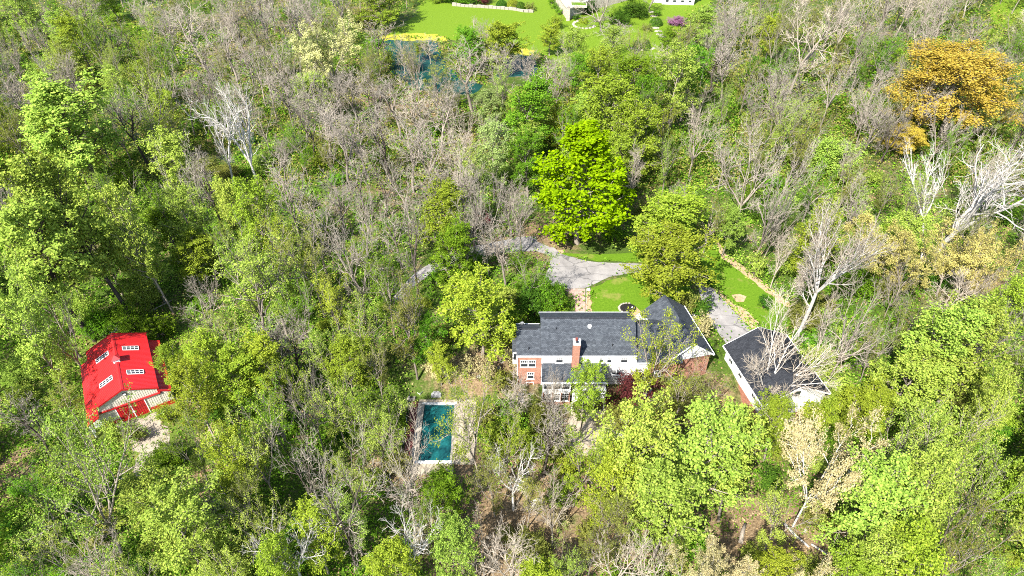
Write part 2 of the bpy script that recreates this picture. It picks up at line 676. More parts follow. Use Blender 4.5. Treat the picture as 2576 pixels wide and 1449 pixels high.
def clear_px(px, z=None):
    CLEAR.append([at(a, b, z) for a, b in px])

make_ground()

# ---- lawns, drives, walks around the house (level ground, z = 0)
LAWN1 = [(1484, 726), (1500, 718), (1540, 702), (1587, 693), (1640, 690), (1700, 702), (1742, 730), (1752, 770), (1720, 800), (1650, 800), (1600, 800), (1545, 800), (1484, 800)]
LAWN2 = [(1409, 641), (1412, 622), (1450, 610), (1500, 606), (1590, 618), (1680, 625), (1745, 640), (1750, 680), (1680, 664), (1585, 658), (1510, 656), (1465, 651)]
LAWN3 = [(1772, 590), (1795, 604), (1819, 644), (1875, 684), (1940, 740), (1989, 779), (1990, 820), (1940, 830), (1910, 815), (1842, 760), (1806, 728), (1770, 700), (1758, 640)]
sheet('lawn', LAWN1, 'lawn_grass', 0.012, 0, 0.25, 1)
sheet('lawn', LAWN2, 'lawn_grass', 0.012, 0, 0.25, 2)
sheet('lawn', LAWN3, 'lawn_grass', 0.012, 0, 0.3, 3)
DRIVE = [(1409, 638), (1468, 655), (1507, 660), (1585, 662), (1680, 668), (1745, 690), (1793, 726), (1894, 833), (1905, 850), (1835, 880), (1822, 858), (1790, 815), (1771, 778), (1757, 722), (1740, 708), (1700, 696),
         (1640, 688), (1587, 687), (1533, 696), (1494, 716), (1468, 726), (1396, 726), (1370, 700), (1383, 667), (1386, 644), (1350, 632), (1270, 634), (1190, 650), (1110, 680), (1060, 706), (1000, 760), (985, 752), (1040, 690), (1100, 650), (1190, 620), (1270, 604), (1305, 596), (1364, 594)]
sheet('driveway', DRIVE, 'asphalt', 0.03, 0, 0.06, 4)
DIRT = [[(1793, 724), (1806, 729), (1845, 766), (1880, 780), (1908, 812), (1900, 834), (1894, 832)],
        [(1797, 600), (1806, 604), (1830, 640), (1884, 680), (1950, 735), (2000, 775), (1988, 782), (1938, 742), (1872, 690), (1815, 650)],
        [(1358, 585), (1385, 580), (1450, 596), (1520, 600), (1600, 604), (1600, 622), (1520, 612), (1440, 616), (1410, 640), (1370, 605)],
        [(1842, 742), (1858, 738), (1878, 745), (1872, 760), (1852, 758)],
        [(1986, 765), (2010, 758), (2028, 770), (2015, 786), (1992, 784)],
        [(1476, 730), (1486, 726), (1488, 800), (1476, 800)],
        [(1580, 778), (1600, 772), (1618, 790), (1600, 800), (1578, 796)]]
for i, p in enumerate(DIRT):
    sheet('dirt_bed', p, 'dirt', 0.02, 0, 0.22, 10 + i)
WALK = [(1417, 726.5), (1471.5, 726.5), (1474, 800), (1449, 800), (1446, 757), (1436, 742)]
sheet('brick_walk', WALK, 'brick_paving', 0.04, 0)
kb = MB()
ktop = [at(1474.5 + i * 0.2, 727 + i * 18, 0) for i in range(5)]
for i in range(4):
    kb.bar(ktop[i] + Vector((0, 0, 0.06)), ktop[i + 1] + Vector((0, 0, 0.06)), 0.16, 0.14)
tag(kb.build('stone_edging', 'stone_slab'), kind='structure')
# path through the far woods, clearing beside the barn, gravel in front of it
sheet('forest_path', [(232, 214), (252, 212), (292, 190), (330, 160), (376, 133), (368, 128), (322, 150), (285, 178)], 'dirt', 0.03, 0, 0.4, 31)
sheet('meadow', [(160, 205), (185, 180), (215, 178), (240, 192), (232, 212), (200, 225), (170, 222)], 'far_grass', 0.02, 0, 0.6, 32)
sheet('meadow', [(255, 40), (290, 28), (330, 45), (345, 75), (300, 90), (262, 75)], 'far_grass', 0.02, 0, 0.6, 33)
BARN_YARD = [(0, 900), (60, 870), (140, 860), (240, 840), (350, 800), (440, 800), (490, 850), (480, 960), (440, 1010), (470, 1060), (540, 1050), (560, 1120), (470, 1240), (330, 1290), (250, 1180), (120, 1120), (0, 1150)]
sheet('barn_yard', BARN_YARD, 'rough_grass', 0.012, 0, 0.6, 34)
sheet('gravel_track', [(262, 1062), (345, 1052), (400, 1040), (420, 1090), (424, 1140), (415, 1190), (405, 1250), (345, 1240), (330, 1190), (345, 1140), (300, 1095)], 'gravel', 0.03, 0, 0.5, 35)
sheet('dirt_bed', [(500, 1075), (540, 1060), (548, 1110), (520, 1130), (490, 1110)], 'dirt', 0.034, 0, 0.4, 36)
for p in (LAWN1, LAWN2, LAWN3, DRIVE, WALK, [(240, 1060), (405, 1040), (425, 1140), (405, 1250), (345, 1240), (300, 1095)]):
    clear_px(p, 0)
# far lawn and pond (level, z = 0)
FAR_LAWN = [(960, 96), (990, 70), (1050, 40), (1060, -60), (1800, -60), (1790, 10), (1750, 30), (1700, 80), (1690, 150), (1640, 190), (1560, 200), (1440, 180), (1390, 150), (1340, 128), (1240, 118), (1095, 93)]
sheet('lawn', FAR_LAWN, 'far_grass', 0.012, 0, 0.8, 41)
sheet('meadow', [(2500, 60), (2490, 30), (2520, -30), (2700, -30), (2700, 140), (2560, 90)], 'far_grass', 0.012, 0, 0.8, 42)
POND = [(962, 98), (1095, 98), (1112, 150), (1160, 200), (1215, 214), (1262, 170), (1280, 128), (1330, 128), (1352, 170), (1330, 225), (1240, 262), (1120, 262), (1040, 226), (985, 180)]
pond = sheet('pond', POND, 'pond_water', 0.03, 0, 0.5, 43)
for k, p in enumerate(([(945, 100), (962, 90), (1030, 84), (1090, 86), (1122, 92), (1120, 104), (1080, 101), (1040, 104), (1000, 99), (966, 103)],
                       [(1270, 134), (1300, 118), (1345, 128), (1330, 140), (1300, 136)])):
    tag(sheet('pond_algae', p, 'algae', 0.05, 0, 0.6, 44 + k, None), kind='stuff')
clear_px(FAR_LAWN, 0)
clear_px(POND, 0)


# ------------------------------------------------------------------ building pieces
def window(parent, cx, cz, wd, ht, y, nx=3, ny=4, name='window', face=-1, split=1, loc=None):
    """a window in a wall facing -y: frame, pane, muntins, sill"""
    f = MB()
    t = 0.09
    y0, y1 = y + face * 0.05, y
    lo, hi = min(y0, y1), max(y0, y1)
    x0, x1, z0, z1 = cx - wd / 2, cx + wd / 2, cz - ht / 2, cz + ht / 2
    f.box(x0 - t, x0, lo, hi, z0 - t, z1 + t).box(x1, x1 + t, lo, hi, z0 - t, z1 + t)
    f.box(x0, x1, lo, hi, z1, z1 + t).box(x0, x1, lo, hi, z0 - t, z0)
    fr = f.build(name, 'white_paint', parent)
    g = MB().box(x0, x1, y + face * 0.015, y + face * 0.002, z0, z1).build('pane', 'glass', fr) if face > 0 else MB().box(x0, x1, y - 0.015, y - 0.002, z0, z1).build('pane', 'glass', fr)
    m = MB()
    sw = wd / split
    for s_ in range(split):
        a = x0 + s_ * sw
        if s_:
            m.box(a - 0.06, a + 0.06, y - 0.045, y - 0.016, z0, z1)
        for i in range(1, nx):
            xx = a + sw * i / nx
            m.box(xx - 0.018, xx + 0.018, y - 0.03, y - 0.016, cz, z1)
        m.box(a, a + sw, y - 0.04, y - 0.017, cz - 0.03, cz + 0.03)
        for j in range(1, max(1, ny // 2)):
            zz = cz + (z1 - cz) * j / (ny // 2)
            m.box(a, a + sw, y - 0.029, y - 0.0165, zz - 0.018, zz + 0.018)
    m.build('muntin', 'white_paint', fr)
    MB().box(x0 - t - 0.05, x1 + t + 0.05, y - 0.12, y, z0 - t - 0.05, z0 - t).build('sill', 'white_paint', fr)
    return fr


def gable_roof(parent, x0, x1, y0, y1, ze, zr, mat, th=0.18, name='roof', over=0.0, gutters=True, gmat='white_paint'):
    """ridge along x; returns the roof mesh"""
    ym = (y0 + y1) / 2
    b = MB()
    b.slab([(x0, y0, ze), (x1, y0, ze), (x1, ym, zr), (x0, ym, zr)], th)
    b.slab([(x0, ym, zr), (x1, ym, zr), (x1, y1, ze), (x0, y1, ze)], th)
    r = b.build(name, mat, parent)
    rc = MB()
    rc.slab([(x0 + 0.4, ym - 0.17, zr - 0.055), (x1 - 0.4, ym - 0.17, zr - 0.055), (x1 - 0.4, ym, zr + 0.05), (x0 + 0.4, ym, zr + 0.05)], 0.03)
    rc.slab([(x0 + 0.4, ym, zr + 0.05), (x1 - 0.4, ym, zr + 0.05), (x1 - 0.4, ym + 0.17, zr - 0.055), (x0 + 0.4, ym + 0.17, zr - 0.055)], 0.03)
    rc.build('ridge_cap', 'shingle_dark', r)
    if gutters:
        for yy, sg in ((y0, -1), (y1, 1)):
            g = MB().box(x0 - 0.02, x1 + 0.02, min(yy, yy + sg * 0.13), max(yy, yy + sg * 0.13), ze - 0.24, ze - 0.03)
            g.build('gutter', gmat, r)
    return r


# ------------------------------------------------------------------ the house
def make_house():
    H = empty('brick_house', (10.5, 74.4, 0))
    tag(H, 'long brick and white sided house with slate grey roof and red chimney', 'house')
    off = Vector((-10.5, -74.4, 0))

    def B(fn):
        return fn

    class P(MB):
        def build(s, name, mat, parent=None, smooth=False):
            if parent is H:
                s.v = [(a + off.x, b + off.y, c) for a, b, c in s.v]
                return MB.build(s, name, mat, parent, smooth)
            s.v = [(a + off.x, b + off.y, c) for a, b, c in s.v]
            return MB.build(s, name, mat, parent, smooth)
    global MB_
    # walls
    main = P().box(4.45, 17.75, 70.05, 78.75, LOW - 0.3, 5.45)
    for xx in (4.45, 17.75):
        main.face([(xx, 70.05, 5.45), (xx, 78.75, 5.45), (xx, 74.4, 8.4)])
    main.build('wall', 'white_siding', H)
    P().box(0.75, 4.44, 70.1, 76.2, LOW - 0.3, 5.4).face([(0.75, 70.1, 5.4), (0.75, 76.2, 5.4), (0.75, 73.15, 7.4)]).build('brick_wall', 'brick', H)
    P().box(17.76, 19.75, 69.6, 77.0, LOW - 0.3, 4.75).build('connector_wall', 'white_siding', H)
    P().box(19.76, 24.0, 69.7, 77.0, LOW - 0.3, 4.7).build('brick_wall', 'brick', H)
    # corner boards and frieze
    for x, y in ((0.72, 70.06), (4.42, 70.0), (17.7, 70.0), (19.72, 69.55)):
        P().box(x, x + 0.14, y - 0.03, y + 0.12, LOW - 0.2, 5.25 if x < 18 else 4.6).build('corner_board', 'white_paint', H)
    P().box(4.6, 17.68, 70.0, 70.048, 5.05, 5.33).build('frieze_board', 'white_paint', H)
    P().box(0.9, 4.4, 70.05, 70.098, 5.1, 5.33).build('frieze_board', 'white_paint', H)

    def roof(x0, x1, y0, y1, ze, zr, **k):
        r = gable_roof(H, x0 + off.x, x1 + off.x, y0 + off.y, y1 + off.y, ze, zr, 'shingle', **k)
        return r
    main_roof = roof(4.15, 17.98, 69.78, 79.02, 5.6, 8.8)
    roof(0.62, 4.14, 69.84, 76.45, 5.55, 7.8)
    # connector roof, slopes down to the back
    P().slab([(17.99, 69.1, 4.85), (24.6, 69.1, 4.85), (24.0, 74.6, 7.3), (17.99, 74.6, 7.3)], 0.16).build('roof', 'shingle', H)
    P().slab([(17.99, 74.61, 7.3), (23.2, 74.61, 7.3), (22.0, 77.4, 5.6), (17.99, 77.4, 5.6)], 0.16).build('roof', 'shingle', H)
    P().box(18.0, 19.9, 68.97, 69.1, 4.64, 4.84).build('gutter', 'white_paint', H)
    P().box(20.0, 23.0, 69.3, 69.43, 4.5, 4.7).build('gutter', 'white_paint', H)
    P().box(18.1, 20.6, 77.3, 77.42, 5.5, 5.75).build('gutter', 'white_paint', H)
    # dark step flashing where the roofs meet
    P().bar((18.06, 69.3, 5.05), (18.06, 74.5, 7.42), 0.10, 0.10).build('flashing', 'black_metal', H)
    P().bar((20.35, 69.3, 5.0), (20.35, 73.2, 6.76), 0.12, 0.10).build('flashing', 'black_metal', H)
    # second wing, turned, with a gable towards the garage
    W = math.atan2(2.4, 10.4)
    wing = empty('wing_frame', (0, 0, 0))
    bpy.data.objects.remove(wing)
    ax = Vector((23.5, 80.9, 0))
    d = Vector((math.sin(W), -math.cos(W), 0))
    n = Vector((math.cos(W), math.sin(W), 0))

    def wp(a, p, z):
        q = ax + d * a + n * p
        return (q.x, q.y, z)
    HW, L, ZE, ZR = 3.75, 10.9, 4.5, 7.5
    wb = P()
    wb.slab([wp(0.3, -HW + 0.35, 4.4), wp(L - 0.45, -HW + 0.35, 4.4), wp(L - 0.45, HW - 0.35, 4.4), wp(0.3, HW - 0.35, 4.4)], 4.4 - LOW + 0.3)
    wb.build('brick_wall', 'brick', H)
    for a in (0.3, L - 0.42):
        P().face([wp(a, -HW + 0.3, 4.35), wp(a, HW - 0.3, 4.35), wp(a, 0, ZR - 0.2)]).build('gable_siding', 'white_siding', H)
    rb = P()
    rb.slab([wp(0, -HW, ZE), wp(L, -HW, ZE), wp(L, 0, ZR), wp(0, 0, ZR)], 0.18)
    rb.slab([wp(0, 0, ZR), wp(L, 0, ZR), wp(L, HW, ZE), wp(0, HW, ZE)], 0.18)
    wr = rb.build('roof', 'shingle', H)
    P().bar(wp(0, HW + 0.07, ZE - 0.12), wp(L, HW + 0.07, ZE - 0.12), 0.14, 0.2).build('gutter', 'white_paint', wr)
    P().bar(wp(0, -HW - 0.07, ZE - 0.12), wp(3.5, -HW - 0.07, ZE - 0.12), 0.14, 0.2).build('gutter', 'white_paint', wr)
    for a, b in ((wp(L + 0.03, -HW, ZE - 0.12), wp(L + 0.03, 0, ZR - 0.12)), (wp(L + 0.03, 0, ZR - 0.12), wp(L + 0.03, HW, ZE - 0.12)), (wp(L - 0.32, -HW + 0.2, 4.32), wp(L - 0.32, HW - 0.2, 4.32))):
        P().bar(a, b, 0.06, 0.22).build('barge_board', 'white_paint', wr)
    P().bar(wp(0.2, 0, ZR + 0.02), wp(L - 0.2, 0, ZR + 0.02), 0.28, 0.06).build('ridge_cap', 'shingle', wr)

    # roof furniture: round skylight dome, vents
    def on_roof(x, s_):        # s_ = metres behind the back eave
        return 5.6 + (8.8 - 5.6) * s_ / 4.75
    sk = P().cyl((11.3, 73.3), 0.30, on_roof(11.3, 3.65) - 0.15, on_roof(11.3, 3.65) + 0.14, 16).build('tube_skylight', 'white_paint', H)
    for x, s_, r in ((14.5, 1.3, 0.07), (6.4, 3.3, 0.06), (2.4, 0.9, 0.06)):
        P().cyl((x, 69.65 + s_), r, on_roof(x, s_) - 0.2, on_roof(x, s_) + 0.35, 8).build('vent_pipe', 'black_metal', H)
    # chimney
    ch = P().box(8.65, 9.6, 68.95, 70.04, LOW, 8.55).build('chimney', 'brick', H)
    P().box(8.6, 9.65, 68.9, 70.09, 8.56, 8.78).build('chimney_cap', 'weathered_white', ch)
    P().box(8.64, 9.61, 68.94, 70.05, 8.15, 8.3).build('brick_course', 'brick', ch)
    P().cyl((9.1, 69.7), 0.2, 8.78, 9.2, 10).build('flue_pot', 'copper', ch)
    P().box(8.98, 9.3, 69.1, 69.38, 8.78, 9.05).build('flue_cap', 'black_metal', ch)
    P().box(8.55, 9.7, 68.85, 69.0, 3.55, 3.95).build('flashing', 'black_metal', ch)
    # back windows
    for x, wd, sp in ((6.9, 0.95, 1), (13.0, 0.6, 1), (14.15, 0.6, 1), (16.3, 0.9, 1)):
        f = window(H, x + off.x, 4.5, wd, 1.1, 70.04 + off.y, 3, 4, split=sp)
    window(H, 2.35 + off.x, 3.62, 2.1, 1.3, 70.09 + off.y, 4, 4, split=2)
    window(H, 2.75 + off.x, 1.05, 0.9, 1.25, 70.09 + off.y, 3, 4)
    window(H, 18.6 + off.x, 1.6, 1.0, 0.95, 69.59 + off.y, 3, 4, split=2)
    window(H, 21.4 + off.x, 2.0, 0.8, 1.1, 69.69 + off.y, 3, 4)
    window(H, 15.4 + off.x, 1.9, 1.2, 1.1, 70.04 + off.y, 3, 4, split=2)
    door = P().box(2.2, 3.15, 70.02, 70.09, LOW + 0.05, LOW + 2.1).build('door', 'wood_door', H)
    P().box(3.02, 3.08, 69.95, 70.02, LOW + 1.0, LOW + 1.14).build('handle', 'grey_metal', door)
    P().box(2.08, 2.19, 70.0, 70.095, LOW, LOW + 2.2).box(3.16, 3.27, 70.0, 70.095, LOW, LOW + 2.2).box(2.19, 3.16, 70.0, 70.095, LOW + 2.11, LOW + 2.22).build('door_frame', 'white_paint', door)
    # bay on the left end
    bay = P().box(0.1, 0.74, 71.0, 73.6, 2.6, 5.1).build('bay', 'white_paint', H)
    P().slab([(0.0, 70.9, 5.15), (0.74, 70.9, 5.45), (0.74, 73.7, 5.45), (0.0, 73.7, 5.15)], 0.08).build('bay_roof', 'shingle', bay)
    for yy in (71.35, 72.15, 72.95):
        P().box(0.07, 0.1, yy, yy + 0.55, 3.5, 4.7).build('pane', 'glass', bay)
    P().box(0.25, 0.62, 70.97, 71.0, 3.5, 4.7).build('pane', 'glass', bay)
    P().bar((0.8, 70.02, LOW), (0.8, 70.02, 5.3), 0.09).build('downspout', 'white_paint', H)
    P().bar((4.35, 69.98, LOW), (4.35, 69.98, 5.3), 0.09).build('downspout', 'white_paint', H)
    P().bar((19.85, 69.5, LOW), (19.85, 69.5, 4.6), 0.09).build('downspout', 'black_metal', H)
    # lower roof and sun room
    P().slab([(4.3, 67.25, 2.75), (8.64, 67.25, 2.75), (8.64, 70.0, 3.8), (4.3, 70.0, 3.8)], 0.14).slab([(9.61, 67.25, 2.75), (13.7, 67.25, 2.75), (13.7, 70.0, 3.8), (9.61, 70.0, 3.8)], 0.14).slab([(8.641, 67.25, 2.75), (9.609, 67.25, 2.75), (9.609, 68.9, 3.38), (8.641, 68.9, 3.38)], 0.14).build('porch_roof', 'shingle', H)
    sr = P().box(4.5, 8.55, 67.5, 70.04, LOW - 0.2, 2.6).build('sun_room', 'white_paint', H)
    P().box(4.28, 8.7, 67.1, 67.24, 2.5, 2.72).build('gutter', 'white_paint', H)
    P().box(8.8, 13.7, 67.1, 67.24, 2.5, 2.72).build('gutter', 'white_paint', H)
    for i in range(3):
        window(sr, 5.2 + i * 1.32 + off.x, 1.7, 1.05, 1.35, 67.49 + off.y, 3, 4)
    P().box(4.52, 8.53, 67.42, 67.49, 0.45, 0.65).build('band', 'white_paint', sr)
    for i in range(3):
        window(sr, 5.2 + i * 1.32 + off.x, -0.75, 1.0, 1.5, 67.49 + off.y, 3, 4)
    for x in (4.52, 5.84, 7.16, 8.3):
        P().box(x - 0.02 + 0.02, x + 0.2, 67.44, 67.492, -1.75, 0.2).build('brick_pier', 'brick', sr)
    P().box(4.5, 8.55, 67.43, 67.493, LOW - 0.2, -1.78).build('brick_base', 'brick', sr)
    # porch wall behind the deck, with doors
    P().box(9.9, 13.4, 68.9, 70.03, LOW - 0.2, 3.2).build('porch_wall', 'white_siding', H)
    for x in (10.4, 11.7, 12.9):
        P().box(x - 0.45, x + 0.45, 68.86, 68.899, 0.2, 2.3).build('glass_door', 'glass', H)
    return H


make_house()


def post_rail(parent, a, b, zb, zt, rails, mat='weathered_white', posts=2, pw=0.12, balusters=False, name='rail'):
    a, b = Vector(a), Vector(b)
    for i in range(posts):
        p = a.lerp(b, i / max(1, posts - 1))
        MB().box(p.x - pw / 2, p.x + pw / 2, p.y - pw / 2, p.y + pw / 2, p.z + zb, p.z + zt).build('post', mat, parent)
    for z in rails:
        MB().bar((a.x, a.y, a.z + z), (b.x, b.y, b.z + z), 0.07, 0.1).build('rail', mat, parent)
    if balusters:
        m = MB()
        L = (b - a).length
        for i in range(1, int(L / 0.25)):
            p = a.lerp(b, i * 0.25 / L)
            m.box(p.x - 0.02, p.x + 0.02, p.y - 0.02, p.y + 0.02, p.z + rails[-1], p.z + rails[0])
        o = m.build('balusters', mat, parent)
        o['kind'] = 'stuff'


def make_deck():
    D = empty('wooden_deck', (11.2, 66.8, LOW))
    tag(D, 'raised white railed wooden deck on posts behind the house', 'deck')
    o = D.location
    L = lambda x, y, z: Vector((x - o.x, y - o.y, z - o.z))
    n = 14
    for i in range(n):
        y0 = 66.5 + i * (2.38 / n)
        MB().box(8.75 - o.x, 13.55 - o.x, y0 - o.y, y0 + 0.155 - o.y, 0.12 - o.z, 0.16 - o.z).build('deck_board', 'grey_wood', D)
    MB().box(8.7 - o.x, 13.6 - o.x, 66.42 - o.y, 66.49 - o.y, -0.25 - o.z, 0.17 - o.z).build('rim_beam', 'weathered_white', D)
    MB().box(13.551 - o.x, 13.62 - o.x, 66.5 - o.y, 68.88 - o.y, -0.25 - o.z, 0.17 - o.z).build('rim_beam', 'weathered_white', D)
    for x in (8.8, 10.4, 12.0, 13.5):
        MB().box(x - .08 - o.x, x + .08 - o.x, 66.52 - o.y, 66.68 - o.y, -0.1, 0.12 - o.z).build('leg', 'weathered_white', D)
    for x in (8.8, 13.5):
        MB().bar(L(x, 66.6, -1.0), L(x + (0.9 if x < 10 else -0.9), 66.6, -0.2), 0.1).build('brace', 'weathered_white', D)
    post_rail(D, L(8.8, 66.55, 0.16), L(13.5, 66.55, 0.16), 0, 1.75, (1.72, 1.55, 0.9, 0.15), posts=4, balusters=True)
    post_rail(D, L(13.5, 66.65, 0.16), L(13.5, 68.8, 0.16), 0, 1.75, (1.72, 1.55, 0.9), posts=2)


make_deck()


def make_stairs():
    a = at(1588, 1052, LOW + 1.0)
    T = empty('garden_stairs', (a.x, a.y, LOW))
    tag(T, 'white railed garden stairs with a landing below the deck', 'stairs')
    o = T.location
    g = lambda px, py, z: at(px, py, z) - o
    # landing
    zl = LOW + 1.1
    c1, c2 = g(1535, 1066, zl), g(1580, 1066, zl)
    MB().slab([c1, c2, c2 + Vector((0, 1.6, 0)), c1 + Vector((0, 1.6, 0))], 0.14).build('landing', 'grey_wood', T)
    for p in (c1, c2, c1 + Vector((0, 1.5, 0)), c2 + Vector((0, 1.5, 0))):
        MB().box(p.x - .07, p.x + .07, p.y - .07, p.y + .07, -0.1, p.z + 1.1).build('post', 'weathered_white', T)
    for z in (0.35, 0.7, 1.05):
        MB().bar(c1 + Vector((0, 0, z)), c2 + Vector((0, 0, z)), 0.06, 0.09).build('rail', 'weathered_white', T)
    # lower flight towards the patio
    d1 = g(1527, 1108, LOW + 0.05)
    for i in range(6):
        t = (i + 0.5) / 6
        for_ = c1.lerp(d1, t)
        MB().box(for_.x, for_.x + 2.3, for_.y - 0.15, for_.y + 0.15, for_.z - 0.06, for_.z).build('step', 'grey_wood', T)
    for z in (0.15, 0.55, 0.95):
        for dx in (0.0, 2.3):
            MB().bar(c1 + Vector((dx, 0, z)), d1 + Vector((dx, 0, z)), 0.07, 0.1).build('rail', 'weathered_white', T)
    for z in (0.2, 0.5, 0.8, 1.05):
        MB().bar(d1 + Vector((0, 0, z)), d1 + Vector((2.9, 1.0, z + 0.35)), 0.06, 0.09).build('rail', 'weathered_white', T)
    # upper flight, turned towards the house
    e0, e1 = g(1597, 1040, LOW + 1.1), g(1645, 990, 0.4)
    for i in range(8):
        t = (i + 0.5) / 8
        p = e0.lerp(e1, t)
        MB().box(p.x - 0.5, p.x + 0.5, p.y - 0.16, p.y + 0.16, p.z - 0.06, p.z).build('step', 'grey_wood', T)
    for k in (0.25, 0.6, 0.95):
        MB().bar(e0 + Vector((-0.5, 0, k)), e1 + Vector((-0.5, 0, k)), 0.07, 0.1).build('rail', 'weathered_white', T)
    for t in (0, 0.5, 1):
        p = e0.lerp(e1, t) + Vector((-0.5, 0, 0))
        MB().box(p.x - .07, p.x + .07, p.y - .07, p.y + .07, -0.1, p.z + 1.15).build('post', 'weathered_white', T)


make_stairs()


# ------------------------------------------------------------------ detached garage
def make_garage():
    W = math.radians(13.0)
    G = empty('detached_garage', (37.3, 76.0, 0), W)
    tag(G, 'detached brick garage with dark shingle roof and white gable beside the driveway', 'garage')
    # local: x across, -y along towards the viewer; roof ridge along y
    HW, L, ZE, ZR = 5.25, 12.2, 2.6, 5.35
    b = MB()
    b.slab([(-HW, -L, ZE), (0, -L, ZR), (0, 0, ZR), (-HW, 0, ZE)], 0.16)
    b.slab([(0, -L, ZR), (HW, -L, ZE), (HW, 0, ZE), (0, 0, ZR)], 0.16)
    r = b.build('roof', 'shingle_dark', G)
    MB().box(-0.16, 0.16, -L + 0.1, -0.1, ZR - 0.05, ZR + 0.04).build('ridge_cap', 'shingle_dark', r)
    for s_ in (-1, 1):
        x = s_ * (HW + 0.065)
        MB().box(x - 0.065, x + 0.065, -L, 0, ZE - 0.22, ZE - 0.02).build('gutter', 'white_paint', r)
        for yy in (-L - 0.03, 0.03):
            MB().bar((s_ * HW, yy, ZE - 0.13), (0, yy, ZR - 0.13), 0.06, 0.24).build('barge_board', 'white_paint', r)
    W1 = HW - 0.45
    # brick below, white boards above
    MB().box(-W1, W1, -L + 0.45, -0.45, LOW - 2.5, -0.3).build('brick_wall', 'brick', G)
    MB().box(-W1 + 0.01, W1 - 0.01, -L + 0.46, -0.46, -0.3, ZE - 0.05).build('wall', 'white_siding', G)
    for yy in (-L + 0.44, -0.44):
        MB().face([(-W1, yy, -0.9 if yy < -1 else 0.02), (W1, yy, -0.9 if yy < -1 else 0.02), (W1, yy, ZE - 0.02), (0, yy, ZR - 0.2), (-W1, yy, ZE - 0.02)]).build('gable_siding', 'white_siding', G)
    # side windows
    for yy in (-2.2, -5.2, -9.3):
        f = MB().box(-W1 - 0.06, -W1, yy - 0.55, yy + 0.55, 0.95, 2.15).build('window', 'white_paint', G)
        MB().box(-W1 - 0.075, -W1 - 0.061, yy - 0.45, yy - 0.03, 1.05, 2.05).build('pane', 'glass', f)
        MB().box(-W1 - 0.075, -W1 - 0.061, yy + 0.03, yy + 0.45, 1.05, 2.05).build('pane', 'glass', f)
    # garage doors face the drive
    for x in (-2.4, 2.4):
        d = MB().box(x - 1.9, x + 1.9, -0.44, -0.38, 0.05, 2.2).build('garage_door', 'white_paint', G)
        for i in range(4):
            MB().box(x - 1.85, x + 1.85, -0.38, -0.36, 0.1 + i * 0.53, 0.58 + i * 0.53).build('panel', 'white_paint', d)
    f = MB().box(-0.6, 0.6, -L + 0.37, -L + 0.43, 2.9, 4.1).build('window', 'white_paint', G)
    MB().box(-0.5, 0.5, -L + 0.355, -L + 0.369, 3.0, 4.0).build('pane', 'glass', f)
    # paved apron between the house and the garage
    sheet('side_patio', [(1800, 925), (1820, 905), (1842, 925), (1838, 950), (1812, 958), (1796, 945)], 'concrete', 0.05, -0.9, 0.05, 5, th=1.8)


make_garage()


